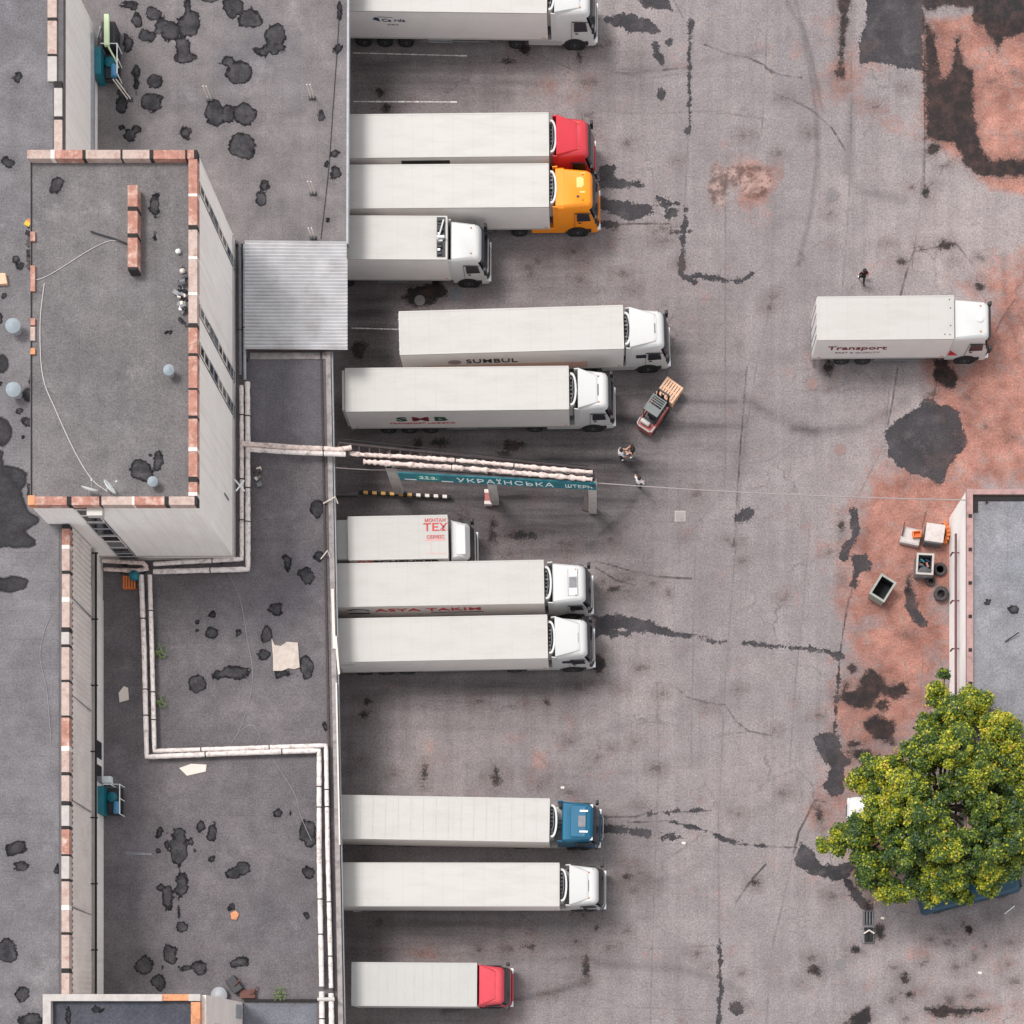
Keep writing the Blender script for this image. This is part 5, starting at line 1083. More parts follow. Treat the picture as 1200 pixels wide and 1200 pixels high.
person(748, 571, R(60), 'person in white shirt and dark shorts standing under the overhead cable', {'lel': (.12, .32, 1.2), 'lwr': (.26, .4, 1.1), 'rel': (0, -.36, 1.18)}, [clw, clb, skin, clb])
t = person(1009, 331, R(100), 'lone person in black top walking with a pink bag near the Transport lorry', {'lkn': (.2, .1, .52), 'lan': (.25, .1, .1), 'lto': (.42, .1, .06), 'rkn': (-.05, -.1, .5), 'ran': (-.3, -.11, .12), 'rto': (-.14, -.12, .05), 'rwr': (.0, -.3, .86), 'rha': (.0, -.3, .78)}, [clb, clb, skin, clw])
bag = P(1013, 325); mb = MB().box(-.2, .2, -.08, .08, .42, .75, bev=.03).tube([(-.1, 0, .74), (-.06, 0, .86), (.06, 0, .86), (.1, 0, .74)], .012, 6)
o = mb.build('handbag', clp, None, 40, bag); tag(o, 'pink bag carried by the lone walking person', 'bag')

# ------------------------------------------------------------------ forklift
fl = empty('forklift', P(767, 489, 0), 'red forklift truck with grey overhead guard parked in front of the SMB lorry', 'forklift', None, R(56))
MB().box(-.95, .75, -.45, .45, .32, .9, bev=.08).build('body', darkm, fl, 40)
for s in (-1, 1): MB().box(-.75, .7, s*.45-(0 if s > 0 else .1), s*.45+(.1 if s > 0 else 0), .35, .98, bev=.03).build('fender', redsteel, fl)
mb = MB().loft([[Vector((x, y, z)) for x, y in ((-1.25+.0, -.4), (-1.2, -.53), (-.75, -.55), (-.75, .55), (-1.2, .53), (-1.25, .4))] for z in (.3, 1.0)]); mb.build('counterweight', redsteel, fl)
MB().tube([(-1.24, -.42, 1.02), (-1.18, -.52, 1.02), (-.8, -.54, 1.04)], .05, 8).tube([(-1.26, -.4, 1.02), (-1.26, .4, 1.02)], .05, 8).tube([(-1.24, .42, 1.02), (-1.18, .52, 1.02), (-.8, .54, 1.04)], .05, 8).build('counterweight_rim', concrete, fl, 50)
gd = MB().box(-.6, .5, -.5, -.42, 2.1, 2.16).box(-.6, .5, .42, .5, 2.1, 2.16).box(-.6, -.1, -.42, .42, 2.11, 2.15).box(.42, .5, -.42, .42, 2.1, 2.16)
for k in range(3): gd.box(.02+k*.14, .08+k*.14, -.42, .42, 2.11, 2.15)
g_ = gd.build('overhead_guard', mat('grey_guard', (112, 116, 114), .6), fl)
for sx_, sy_ in ((-.56, -.46), (-.56, .46), (.46, -.46), (.46, .46)): MB().tube([(sx_*1.05, sy_, .9), (sx_, sy_, 2.11)], .035, 6).build('guard_post', darkm, fl)
MB().box(-.45, .0, -.24, .24, .95, 1.12, bev=.04).box(-.52, -.42, -.24, .24, 1.1, 1.55, bev=.04).build('seat', darkm, fl)
mw = Matrix.Translation((.3, 0, 1.35)) @ Matrix.Rotation(R(55), 4, 'Y'); MB().lathe([(.15, -.012), (.18, -.012), (.18, .012), (.15, .012)], n=16, M=mw).build('steering_wheel', blackm, fl)
MB().lathe([(.13, -.3), (.15, -.26), (.15, .26), (.13, .3)], n=14, M=Matrix.Translation((-.95, 0.1, 1.2)) @ Matrix.Rotation(R(90), 4, 'X')).build('gas_bottle', white, fl, 50)
mb = MB().box(.82, .94, -.42, -.32, .1, 2.25).box(.82, .94, .32, .42, .1, 2.25).box(.84, .92, -.32, .32, 2.15, 2.25).box(.84, .92, -.32, .32, 1.1, 1.18).box(.78, .82, -.1, .1, .2, 2.0); mb.build('mast', darkm, fl)
for s in (-1, 1):
    MB().box(.96, 2.15, s*.28-.06, s*.28+.06, .12, .17).box(.94, 1.0, s*.28-.06, s*.28+.06, .12, .75).build('fork', darkm, fl)
    wheel(fl, .45, s*.5, s, .32, .22); wheel(fl, -.8, s*.46, s, .26, .2)
# pallets on the forks
for k in range(5):
    z0 = .19+k*.15; pl = empty('pallet', fl.location+Vector((math.cos(R(56))*1.62, math.sin(R(56))*1.62, z0)), ['bottom pallet of the stack on the forklift forks', 'second pallet from the bottom on the forklift forks', 'middle pallet of the stack on the forklift forks', 'second pallet from the top on the forklift forks', 'topmost fresh wooden pallet on the forklift forks'][k], 'pallet', 'pallets on the forklift', R(56+random.uniform(-2, 2)))
    mb = MB()
    for j in range(7): yy = -.54+j*.18; mb.box(-.6, .6, yy-.065, yy+.065, .118, .14)
    for xx in (-.55, 0, .55): mb.box(xx-.05, xx+.05, -.6, .6, .1, .118)
    mb.build('deck', wood, pl)
    mb = MB()
    for xx in (-.52, 0, .52):
        for yy in (-.52, 0, .52): mb.box(xx-.06, xx+.06, yy-.06, yy+.06, .02, .1)
        mb.box(xx-.05, xx+.05, -.6, .6, 0, .02)
    mb.build('runner', wood, pl)

# ------------------------------------------------------------------ things by the workshop
def slab_(name, px, py, sx, sy, h, rz, label, m):
    t = empty(name, P(px, py), label, 'container', None, R(rz)); return t
t = slab_('waste_bin', 1066, 631, 0, 0, 0, -12, 'low open grey steel skip holding an orange crate', concrete)
MB().box(-.6, .6, -.5, .5, .05, .5, bev=.03).build('body', concrete, t); MB().box(-.6, -.54, -.1, .7, .5, .75).build('flap', rust, t)
MB().box(-.5, .5, -.4, .4, .5, .515).build('lid', mat('pale_steel_lid', (196, 186, 182), .7, var=.1, scale=4, dirt=.3), t)
t = empty('orange_crate', P(1074, 627, .52), 'small orange wooden crate lying on the grey skip', 'crate', None, R(5))
mb = MB().box(-.26, .26, -.2, -.15, 0, .25).box(-.26, .26, .15, .2, 0, .25).box(-.26, -.2, -.15, .15, 0, .25).box(.2, .26, -.15, .15, 0, .25).box(-.2, .2, -.15, .15, 0, .04); mb.build('crate_body', oldwood, t)
t = slab_('waste_bin', 1092, 631, 0, 0, 0, -8, 'large closed skip with pale lid beside the workshop wall', concrete)
MB().box(-.55, .55, -.58, .58, .06, .95, bev=.04).build('body', dkconc, t); MB().box(-.58, .58, -.5, .62, .95, 1.02, bev=.02).build('lid', MC['pale_steel_lid'], t)
t = empty('scrap_pile', P(1108, 625, 0), 'orange broken boards leaning against the workshop wall by the skip', 'boards'); 
mb = MB()
for k in range(6): mb.box(-.2+k*.05, .05+k*.04, -.7+.2*k, -.45+.2*k, .02+.05*k, .3+.08*k, M=Matrix.Rotation(R(8*k), 4, 'Z'))
mb.build('broken_board', oldwood, t)
t = empty('waste_bin', P(1080, 667), 'open dark dumpster full of rubbish with grey tipped lid', 'dumpster', None, R(-3))
mb = MB().box(-.5, .5, -.62, -.56, .1, 1.15).box(-.5, .5, .56, .62, .1, 1.15).box(-.5, -.44, -.56, .56, .1, 1.15).box(.44, .5, -.56, .56, .1, 1.15).box(-.44, .44, -.56, .56, .1, .16); mb.build('body', greym, t)
MB().box(-.54, .54, -.66, -.54, 1.15, 1.2).box(-.54, .54, .54, .66, 1.15, 1.2).box(-.54, -.42, -.54, .54, 1.15, 1.2).box(.42, .54, -.54, .54, 1.15, 1.2).build('rim', concrete, t)
mb = MB(); rr = random.Random(4)
for k in range(16):
    M = Matrix.Translation((rr.uniform(-.25, .25), rr.uniform(-.35, .35), rr.uniform(.6, .85))) @ Matrix.Rotation(rr.uniform(0, 6), 4, 'Z') @ Matrix.Rotation(rr.uniform(-.4, .4), 4, 'X'); mb.box(-.16, .16, -.05, .05, -.03, .03, rr.randrange(4), M)
mb.box(-.42, .42, -.54, .54, .3, .55, 4); mb.build('rubbish', [tealm, limew, txt_blue, brick, blackm], t)
vs = [(-.6, -.75, .75), (.55, -.7, .8), (.5, -.4, 1.22), (-.1, -.2, 1.35), (-.5, -.5, 1.2)]; MB().add(vs+[(a, b, c-.05) for a, b, c in vs], [(0, 1, 2, 3, 4), (9, 8, 7, 6, 5), (0, 5, 6, 1), (1, 6, 7, 2), (2, 7, 8, 3), (3, 8, 9, 4), (4, 9, 5, 0)]).build('lid', greym, t)
t = empty('waste_bin', P(1031, 695), 'open empty dumpster standing askew on the asphalt left of the others', 'dumpster', None, R(-32))
gb = mat('grey_dumpster', (150, 152, 144), .6, var=.08, scale=4, dirt=.2)
mb = MB().box(-.5, .5, -.68, -.62, .1, 1.15).box(-.5, .5, .62, .68, .1, 1.15).box(-.5, -.44, -.62, .62, .1, 1.15).box(.44, .5, -.62, .62, .1, 1.15); mb.box(-.55, .55, -.73, -.6, 1.15, 1.22).box(-.55, .55, .6, .73, 1.15, 1.22).box(-.55, -.42, -.6, .6, 1.15, 1.22).box(.42, .55, -.6, .6, 1.15, 1.22); mb.build('body', gb, t)
MB().box(-.44, .44, -.62, .62, .1, .2).box(-.435, -.42, -.61, .61, .2, 1.12).box(.42, .435, -.61, .61, .2, 1.12).box(-.42, .42, -.61, -.6, .2, 1.12).box(-.42, .42, .6, .61, .2, 1.12).build('liner', blackm, t)
for sx_ in (-1, 1):
    for sy_ in (-1, 1): wheel(t, sx_*.4, sy_*.5, sx_, .1, .06)
def tyre(px, py, z, r, label, tilt=0):
    t = tag(MB().lathe([(r*.55, 0), (r*.9, 0), (r, .06), (r, .2), (r*.9, .26), (r*.55, .26), (r*.55, 0)], n=24, M=Matrix.Rotation(R(tilt), 4, 'X')).build('tyre', mat('dusty_tyre', (64, 60, 62), .9, var=.25, scale=8, dirt=.5, dirtc=(120, 105, 98)), None, 40, P(px, py, z)), label, 'tyre', 'old tyres by the workshop'); return t
tyre(1101, 668, .01, .42, 'old tyre lying flat beside the dumpster full of rubbish', 0)
tyre(1102.5, 696.5, .01, .46, 'lower lying tyre of the stack against the workshop wall', 0); tyre(1102, 696.5, .28, .44, 'upper tyre resting on another against the workshop wall', 6)
tyre(1090, 681, .02, .3, 'small dark tyre half behind the dumpster full of rubbish', 15)
t = empty('drain_grate', P(1017.5, 1076), 'dark rectangular drain grate in the asphalt below the tree', 'drain')
mb = MB().box(-.33, .33, -.42, .42, .003, .012, 1)
for k in range(4): mb.box(-.3+k*.18, -.24+k*.18, -.4, .4, .012, .05, 0)
mb.build('grate', [greym, blackm], t); MB().box(-.36, -.33, -.45, .45, .0, .06).box(.33, .36, -.45, .45, 0, .06).box(-.33, .33, .42, .45, 0, .06).box(-.33, .33, -.45, -.42, 0, .06).build('frame', greym, t)
t = empty('hand_cart', P(1017, 1095.5), 'small grey hand cart with black load beside the drain grate', 'cart')
MB().box(-.36, .36, -.5, .5, .15, .22, bev=.02).build('platform', greym, t)
MB().box(-.25, -.03, -.45, .2, .22, .42, bev=.03).box(.02, .26, -.45, .2, .22, .4, bev=.03).box(-.28, .28, .26, .44, .22, .36, bev=.03).build('load', blackm, t)
MB().tube([(-.3, .05, .5), (0, .25, .56), (.32, .05, .5)], .045, 8).tube([(-.3, .05, .2), (-.3, .05, .5)], .025, 6).tube([(.32, .05, .2), (.32, .05, .5)], .025, 6).build('handle', limew, t)
for sx_ in (-1, 1):
    for sy_ in (-1, 1): wheel(t, sx_*.3, sy_*.36, sx_, .09, .05)
tag(MB().tube([(0, 0, .03), (.62, .5, .05)], .035, 6).build('white_stick', txt_white, None, 0, P(1177, 1071)), 'white stick lying on the asphalt below the teal van', 'stick')
tag(MB().tube([(0, 0, .04), (.3, 1.0, .06)], .035, 6).build('white_stick', txt_white, None, 0, P(1189, 1033)), 'white stick standing by the right edge next to the teal van', 'stick')
for i_, (px_, py_) in enumerate(((745, 773), (741, 790), (659, 923), (801, 988), (1064, 1078), (1034, 1076), (1090, 1122), (1148, 1140), (1185, 1143), (1010, 1085))):
    if i_ in (2, 3, 5, 7):
        o_ = MB().prism([(-.12, -.05), (.1, -.08), (.14, .06), (-.08, .09)], .004, .03).build('paper_scrap', paperw, None, 0, P(px_, py_)); tag(o_, {2: 'white scrap of paper above the teal blue cab', 3: 'tiny white scrap on the crack right of the teal blue cab', 5: 'white scrap on the asphalt just left of the teal minibus', 7: 'white scrap on the asphalt below the white stick'}[i_], 'paper')
# ------------------------------------------------------------------ vehicles under the tree
tv = empty('minibus', P(1131, 1043, 0), 'teal minibus parked under the tree, only its roof edge showing', 'minibus', None, R(14))
def rr_ring(z, x0, x1, w, r, n=5):
    pts = []
    for cx_, cy_, a0 in ((x1-r, w-r, 0), (x0+r, w-r, 90), (x0+r, -w+r, 180), (x1-r, -w+r, 270)):
        for k in range(n+1): a = R(a0+90*k/n); pts.append(Vector((cx_+r*math.cos(a), cy_+r*math.sin(a), z)))
    return pts
tealv = mat('teal_van_paint', (4, 62, 82), .4, var=.1, scale=1.5, dirt=.2, dirtc=(30, 60, 70), coat=.2)
MB().loft([rr_ring(.35, -3.1, 3.1, .96, .3), rr_ring(1.2, -3.12, 3.12, 1.0, .35), rr_ring(1.9, -3.05, 2.95, .95, .4), rr_ring(2.25, -3.0, 2.8, .86, .45), rr_ring(2.36, -2.85, 2.6, .7, .45)]).build('body', tealv, tv, 50)
for s in (-1, 1):
    for k in range(4): MB().box(-2.6+k*1.25, -1.5+k*1.25, s*.975-.01, s*.975+.01, 1.35, 1.85).build('side_window', glassm, tv)
    wheel(tv, 2.1, s*.88, s, .34, .22); wheel(tv, -2.0, s*.88, s, .34, .22)
MB().box(2.98, 3.06, -.75, .75, 1.3, 1.85).build('windscreen', glassm, tv)
cv = empty('parked_car', P(1031, 953, 0), 'white car parked under the tree, only its nose visible', 'car', None, R(178))
MB().loft([rr_ring(.3, -2.1, 2.1, .82, .3), rr_ring(.55, -2.15, 2.15, .86, .4), rr_ring(.82, -2.1, 2.05, .84, .45), rr_ring(.92, -2.0, 1.9, .76, .45)]).build('body', cabwhite, cv, 50)
MB().loft([rr_ring(.9, -1.7, 1.05, .76, .2), rr_ring(1.36, -1.2, .35, .6, .2), rr_ring(1.42, -1.0, .2, .5, .2)]).build('cabin', glassm, cv, 50)
MB().loft([rr_ring(1.38, -1.15, .32, .58, .2), rr_ring(1.45, -1.0, .15, .5, .2)]).build('roof', cabwhite, cv, 50)
for s in (-1, 1):
    wheel(cv, 1.3, s*.78, s, .31, .2); wheel(cv, -1.3, s*.78, s, .31, .2); MB().box(2.0, 2.13, s*.6-.17, s*.6+.17, .6, .74, bev=.03).build('headlight', lampm, cv)
MB().box(2.1, 2.17, -.35, .35, .5, .62).build('grille', darkm, cv)
#@@TREE
# ------------------------------------------------------------------ the tree
def leaf_mat():
    m, nt, b = base('foliage')
    a = nt.new('ShaderNodeAttribute'); a.attribute_name = 'tone'; f = a.outputs['Fac']
    r = nt.new('ShaderNodeValToRGB'); nt.l.new(f, r.inputs[0]); e = r.color_ramp.elements
    e[0].position = 0; e[0].color = lin((38, 62, 30))+(1,); e[1].position = 1; e[1].color = lin((206, 140, 50))+(1,)
    for p_, c_ in ((.3, (62, 92, 26)), (.5, (112, 128, 26)), (.74, (184, 182, 34)), (.92, (218, 200, 58))): x = e.new(p_); x.color = lin(c_)+(1,)
    nt.put(b.inputs['Base Color'], r.outputs[0]); b.inputs['Roughness'].default_value = .45; b.inputs['Specular IOR Level'].default_value = .5
    tr = nt.new('ShaderNodeBsdfTranslucent'); nt.l.new(r.outputs[0], tr.inputs['Color'])
    mx = nt.new('ShaderNodeMixShader'); mx.inputs[0].default_value = .25; nt.l.new(b.outputs[0], mx.inputs[1]); nt.l.new(tr.outputs[0], mx.inputs[2])
    nt.l.new(mx.outputs[0], nt.n['Material Output'].inputs['Surface']); return m
LOBES = [(1107, 788, 6, 5.5), (1103, 815, 15, 6), (1120, 838, 20, 7), (1143, 826, 18, 6.5), (1172, 858, 24, 7), (1088, 848, 14, 6), (1186, 892, 24, 7), (1082, 884, 22, 7.5), (1120, 878, 26, 8.5), (1150, 903, 26, 8.5), (1009, 914, 16, 5.5), (1020, 898, 12, 6), (1045, 908, 24, 6.5), (1188, 938, 20, 7), (1201, 965, 22, 6.5),
         (968, 986, 11, 5), (983, 982, 16, 5.5), (1004, 975, 19, 5.8), (1036, 952, 24, 7), (1070, 920, 24, 8), (1088, 955, 26, 8.8), (1150, 945, 18, 8), (1176, 980, 27, 7.5), (1060, 995, 26, 7.5), (1105, 990, 26, 8.5), (1143, 995, 28, 8), (1022, 1018, 20, 6), (1042, 1040, 15, 5.5), (1074, 1032, 16, 6), (1110, 1028, 25, 7), (1128, 1052, 11, 5.5), (1092, 1044, 14, 5.6), (1160, 1040, 12, 5.6), (1056, 1050, 9, 5), (1155, 1020, 20, 7), (1178, 1014, 16, 6.5), (1046, 978, 16, 6.5), (1118, 920, 16, 7.4), (1198, 912, 18, 6.5), (1030, 925, 12, 6), (1010, 1000, 12, 5.5), (1205, 1000, 16, 6)]
def grow_tree():
    rg = np.random.RandomState(5); C = []; N = []; T = []
    for (px, py, r, z) in LOBES+[(x_, y_, r_*.95, z_-1.9) for x_, y_, r_, z_ in LOBES if r_ > 17]:
        s = (CH-z)/CF; c = np.array([(px-NX)*s, (NY-py)*s, z-.3]); Rr = r*s*1.02
        nsub = max(5, int(r*1.3)); lt = rg.uniform(-.14, .14)
        for k in range(nsub):
            v = rg.normal(size=3); v[2] = abs(v[2])*1.0-.45; v /= np.linalg.norm(v)
            sc = c+v*Rr*np.array([1, 1, 1.25])*rg.uniform(.4, .97); sr = rg.uniform(.2, .46)*min(1, Rr/1.0+.2)
            st = rg.uniform(-.16, .16); n = int(210*(sr/.4)**2)+20
            d = rg.normal(size=(n, 3)); d /= np.linalg.norm(d, axis=1)[:, None]; d[:, 2] = np.where(d[:, 2] < -.3, -d[:, 2], d[:, 2])
            p = sc+d*sr*(rg.uniform(.3, 1.15, (n, 1))+(rg.rand(n, 1) < .12)*rg.uniform(0, .6, (n, 1))); C.append(p)
            nn = d*.5+np.array([0, 0, .85])+rg.normal(size=(n, 3))*.45; N.append(nn/np.linalg.norm(nn, axis=1)[:, None])
            tone = .39+st*1.2+lt+rg.normal(size=n)*.19+(rg.rand(n) < .04)*.25; T.append(tone)
    C = np.concatenate(C); N = np.concatenate(N); T = np.clip(np.concatenate(T), .02, .97).astype(np.float32)
    keep = C[:, 2] > 2; C, N, T = C[keep], N[keep], T[keep]; n = len(C)
    a = np.cross(N, rg.normal(size=(n, 3))); a /= np.linalg.norm(a, axis=1)[:, None]; b = np.cross(N, a)
    l = rg.uniform(.055, .11, (n, 1)); w = l*rg.uniform(.5, .75, (n, 1))
    V = np.stack([C-a*l, C-b*w+N*.02, C+a*l, C+b*w+N*.02], 1).reshape(-1, 3)
    me = bpy.data.meshes.new('crown'); me.vertices.add(n*4); me.vertices.foreach_set('co', V.ravel()); me.loops.add(n*4); me.loops.foreach_set('vertex_index', np.arange(n*4, dtype=np.int32))
    me.polygons.add(n); me.polygons.foreach_set('loop_start', np.arange(0, n*4, 4, dtype=np.int32)); me.update(calc_edges=True)
    at = me.attributes.new('tone', 'FLOAT', 'FACE'); at.data.foreach_set('value', T); me.materials.append(leaf_mat()); return me, n
me, n_leaf = grow_tree()
base_t = P(1088, 958)
tr = empty('tree', base_t, 'large leafy tree with yellow green crown beside the workshop', 'tree')
cr = bpy.data.objects.new('crown', me); COL.objects.link(cr); child_of(cr, tr)
bark = mat('bark', (92, 78, 68), .9, var=.2, scale=5, grain=.3)
mb = MB(); B0 = base_t; mb.tube([B0, B0+Vector((.1, .1, 1.2)), B0+Vector((.1, .2, 2.8)), B0+Vector((.3, .2, 4.2))], [.42, .32, .27, .22], 12)
for (px, py, r, z) in LOBES:
    e = P(px, py, z-.5); s0 = B0+Vector((.1, .2, random.uniform(2.6, 4.0))); m1 = s0.lerp(e, .5)+Vector((0, 0, -.3)); mb.tube([s0, m1, e], [.12, .07, .025], 6)
    for k in range(4): e2 = e+Vector((random.uniform(-.6, .6), random.uniform(-.6, .6), random.uniform(-.1, .5))); mb.tube([m1.lerp(e, .5), e2], [.03, .01], 4)
child_of(mb.build('trunk', bark, None, 60), tr)
#@@ROOFTHINGS
# ------------------------------------------------------------------ things on the roofs
def roof_vent(px, py, zr, h, r, label):
    top = P(px, py, zr+h); t = empty('roof_vent', (top.x, top.y, zr), label, 'roof vent', 'round metal roof vents')
    MB().lathe([(r*.62, 0), (r*.62, h-.15), (r*.5, h-.12)], n=20).build('duct', galv, t, 40)
    MB().lathe([(r, h-.22), (r, h-.16), (r*.5, h-.05), (.02, h)], n=20).build('cap', mat('vent_cap_metal', (136, 146, 152), .6, .0, var=.12, scale=6), t, 30)
roof_vent(14, 380, HZ, .9, .42, 'round metal vent on the hall roof, the upper of two near the left edge')
roof_vent(14.5, 455, HZ, .9, .42, 'round metal vent on the hall roof, the lower of two near the left edge')
roof_vent(197, 432, RZT, .8, .3, 'small round metal vent in the middle of the tower roof')
roof_vent(178, 563, RZT, .7, .28, 'small round metal vent at the tar patch on the tower roof')
def frame_pair(px, py, h, label, zr=ZN, lean=(0, 0)):
    """two upright pale tubes joined by a foot"""
    b_ = P(px, py, zr); t = empty('roof_stanchion', b_, label, 'stanchion', 'pale tube stanchions on the roof')
    for s in (-1, 1): MB().tube([(s*.09, 0, 0), (s*.09+lean[0], lean[1], h)], .035, 6).build('tube', paperw, t)
    MB().box(-.2, .2, -.12, .1, 0, .08).build('foot', darkm, t)
frame_pair(246, 117, 1.5, 'pale tube stanchion above the twin tar patches'); frame_pair(366, 115, 1.5, 'pale tube stanchion nearest the top of the roof edge row'); frame_pair(367, 227, 1.5, 'pale tube stanchion in the middle of the roof edge row')
frame_pair(367, 279, 1.3, 'pale tube stanchion just above the corrugated canopy'); frame_pair(152, 117, 1.5, 'pair of pale leaning tubes beside the teal ventilation machine', lean=(-.5, .4))
def machine(px, py, label, big):
    b_ = P(px, py, ZN if big else ZS); t = empty('ventilation_unit', b_, label, 'ventilation unit')
    MB().box(-.75, -.28, -.85, .75, 0, 1.35, bev=.04).build('fan_box', tealm, t)
    MB().lathe([(.17, -.35), (.2, -.3), (.2, .3), (.17, .35)], n=14, M=Matrix.Translation((.38, -.45, .9)) @ Matrix.Rotation(R(90), 4, 'X')).build('motor', bluem, t, 50)
    MB().box(-.28, .62, -.85, .75, .35, .5).box(-.2, .55, -.7, .6, .5, .62).build('base_frame', darkm, t)
    MB().lathe([(.3, 0), (.3, .1), (.1, .16)], (.05, .2, .62), 16).build('fan_wheel', tealm, t)
    mb = MB(); z_ = 1.5
    mb.tube([(-.25, .82, z_), (.7, .82, z_), (.7, -.9, z_)], .035, 6); mb.tube([(.15, .82, .4), (.15, .82, z_)], .03, 6).tube([(.7, .82, .4), (.7, .82, z_)], .03, 6).tube([(.7, -.9, .4), (.7, -.9, z_)], .03, 6).tube([(.7, 0, .4), (.7, 0, z_)], .03, 6)
    mb.build('guard_rail', txt_white, t, 60)
    return t
t = machine(134, 940, 'teal ventilation machine with white rail at the hall wall, middle of the long roof', False)
tag(MB().box(-.28, .28, -.2, .2, 0, .5, bev=.02).build('white_box', txt_white, None, 0, P(127, 915, ZS)), 'small white box beside the lower teal ventilation machine', 'box')
t = machine(131, 84, 'teal ventilation machine under the hall wall near the top left corner', True)
MB().box(.0, .28, .6, 2.4, 1.5, 1.75, bev=.02).build('light_duct', cream, t); MB().box(-.3, .5, .9, 2.3, 0, 1.2, bev=.05).build('pump', darkm, t); MB().tube([(.2, .6, 1.5), (.5, .1, 1.3), (.55, -.1, .6)], .05, 8).build('bent_pipe', cream, t)
MB().tube([(-.6, 1.4, 1.0), (-.35, 2.0, 1.1)], .08, 8).build('valve', chrome, t)
def flat_thing(name, pts, z, m, label, cat, th=.03):
    q = [P(x, y, z+th) for x, y in pts]; c = sum(q, Vector())/len(q); mb = MB().prism([(v.x-c.x, v.y-c.y) for v in q][::-1], .004, th)
    return tag(mb.build(name, m, None, 0, Vector((c.x, c.y, z))), label, cat)
flat_thing('plywood_board', [(210, 900), (224, 895), (242, 896), (241, 904), (219, 909)], ZS, paperw, 'pale five sided board lying just below the roof pipes', 'board')
flat_thing('plastic_sheet', [(318, 748), (322, 756), (329, 757), (336, 752), (349, 753), (351, 782), (345, 784), (338, 783), (330, 786), (320, 786), (320, 770)], ZS, mat('crumpled_sheet', (196, 182, 172), .8, var=.15, scale=3, dirt=.4, dirtc=(120, 100, 92), bump=.5), 'large crumpled off white sheet lying on the dock roof', 'plastic sheet', .1)
flat_thing('paper_sheet', [(139, 812), (145, 804), (150, 806), (151, 820), (140, 823)], ZS, paperw, 'small white sheet in the shade beside the hall wall', 'paper')
flat_thing('orange_scrap', [(270, 1070), (276, 1067), (280, 1071), (277, 1078), (271, 1077)], ZS, bricko, 'small orange scrap on the roof near the bottom', 'scrap', .08)
flat_thing('concrete_slab', [(-6, 320), (6, 320), (8, 332), (-6, 333)], HZ, wood, 'pinkish slab cut by the left edge on the hall roof', 'slab', .25)
flat_thing('tin_sheet', [(143, 998), (152, 998), (178, 1000), (178, 1002), (150, 1002)], ZS, greym, 'narrow grey tin strip on the dock roof', 'tin strip')
t = empty('wooden_crate', P(153, 684, ZS), 'orange slatted crate in the dark corner below the tower', 'crate')
mb = MB()
for k in range(5): mb.box(-.36+k*.16, -.26+k*.16, -.36, .36, .34, .38)
mb.build('slats', oldwood, t); MB().box(-.36, .38, -.36, -.3, 0, .34).box(-.36, .38, .3, .36, 0, .34).build('frame', oldwood, t)
tag(MB().lathe([(.05, .0), (.26, .08), (.32, .3), (.22, .52), (.03, .6)], n=16).build('teal_drum', tealm, None, 50, P(158.5, 676, ZS+.38)), 'teal round drum sitting on the orange slatted crate', 'drum')
t = empty('junk_pile', P(284, 1158, ZS), 'dark junk frame leaning in the corner of the white block', 'junk')
MB().box(-.55, .1, -.1, .85, .1, .5, bev=.05, M=Matrix.Rotation(R(35), 4, 'Z')).build('old_casing', darkm, t); MB().tube([(-.4, .1, .55), (0, .5, .6)], .05, 6).tube([(.3, -.4, .2), (.7, -.3, .4), (.9, .1, .2)], .06, 6).box(-.1, .8, -.6, -.1, 0, .3).build('broken_frame', rust, t)
tag(MB().lathe([(.48, 0), (.48, .1), (.36, .22), (.02, .3)], n=20).build('metal_dome', galv, None, 40, P(257, 1166, ZS+.3)), 'pale metal dome behind the wall of the white block', 'dome')
def wire(name, pts, z, r, m, label):
    sm = []
    V = [P(x, y, z) for x, y in pts]
    for i in range(len(V)-1):
        p0, p1, p2, p3 = V[max(i-1, 0)], V[i], V[i+1], V[min(i+2, len(V)-1)]
        for k in range(8):
            t_ = k/8; sm.append(.5*((2*p1)+(-p0+p2)*t_+(2*p0-5*p1+4*p2-p3)*t_*t_+(-p0+3*p1-3*p2+p3)*t_**3))
    sm.append(V[-1]); return tag(MB().tube(sm, r, 5).build(name, m), label, 'cable')
pw = mat('pale_cable', (186, 180, 178), .6)
wire('roof_cable', [(149, 285), (130, 282), (105, 293), (70, 315), (52, 325), (42, 328)], RZT+.03, .022, pw, 'pale cable running from the brick stub to the left edge of the tower roof')
wire('roof_cable', [(52, 332), (47, 380), (50, 440), (65, 480), (88, 530), (108, 562), (126, 576)], RZT+.03, .028, pw, 'long pale cable curving down the left of the tower roof')
wire('roof_cable', [(106, 271), (118, 275), (132, 279), (150, 286)], RZT+.1, .045, darkm, 'thick dark cable beside the brick wall stub')
wire('roof_cable', [(268, 672), (282, 705), (290, 750), (296, 790), (290, 830), (275, 868)], ZS+.02, .02, mat('grey_cable', (140, 136, 138), .6), 'thin grey cable wandering over the dock roof below the tower')
wire('roof_cable', [(272, 870), (280, 858), (295, 850), (304, 862), (300, 872)], ZS+.02, .02, MC['grey_cable'], 'thin looped cable end beside the roof pipes')
wire('roof_cable', [(60, 720), (52, 740), (47, 770), (55, 810), (60, 870)], HZ+.02, .02, MC['grey_cable'], 'thin dark cable on the hall roof left of the brick parapet')
wire('roof_cable', [(398, 10), (395, 60), (390, 130), (385, 200), (376, 280)], ZN+.02, .025, darkm, 'thin dark cable along the roof edge above the lorries')
wire('roof_cable', [(320, 890), (345, 930), (352, 955), (365, 985)], ZS+.02, .018, MC['grey_cable'], 'faint cable on the roof right of the pale board')
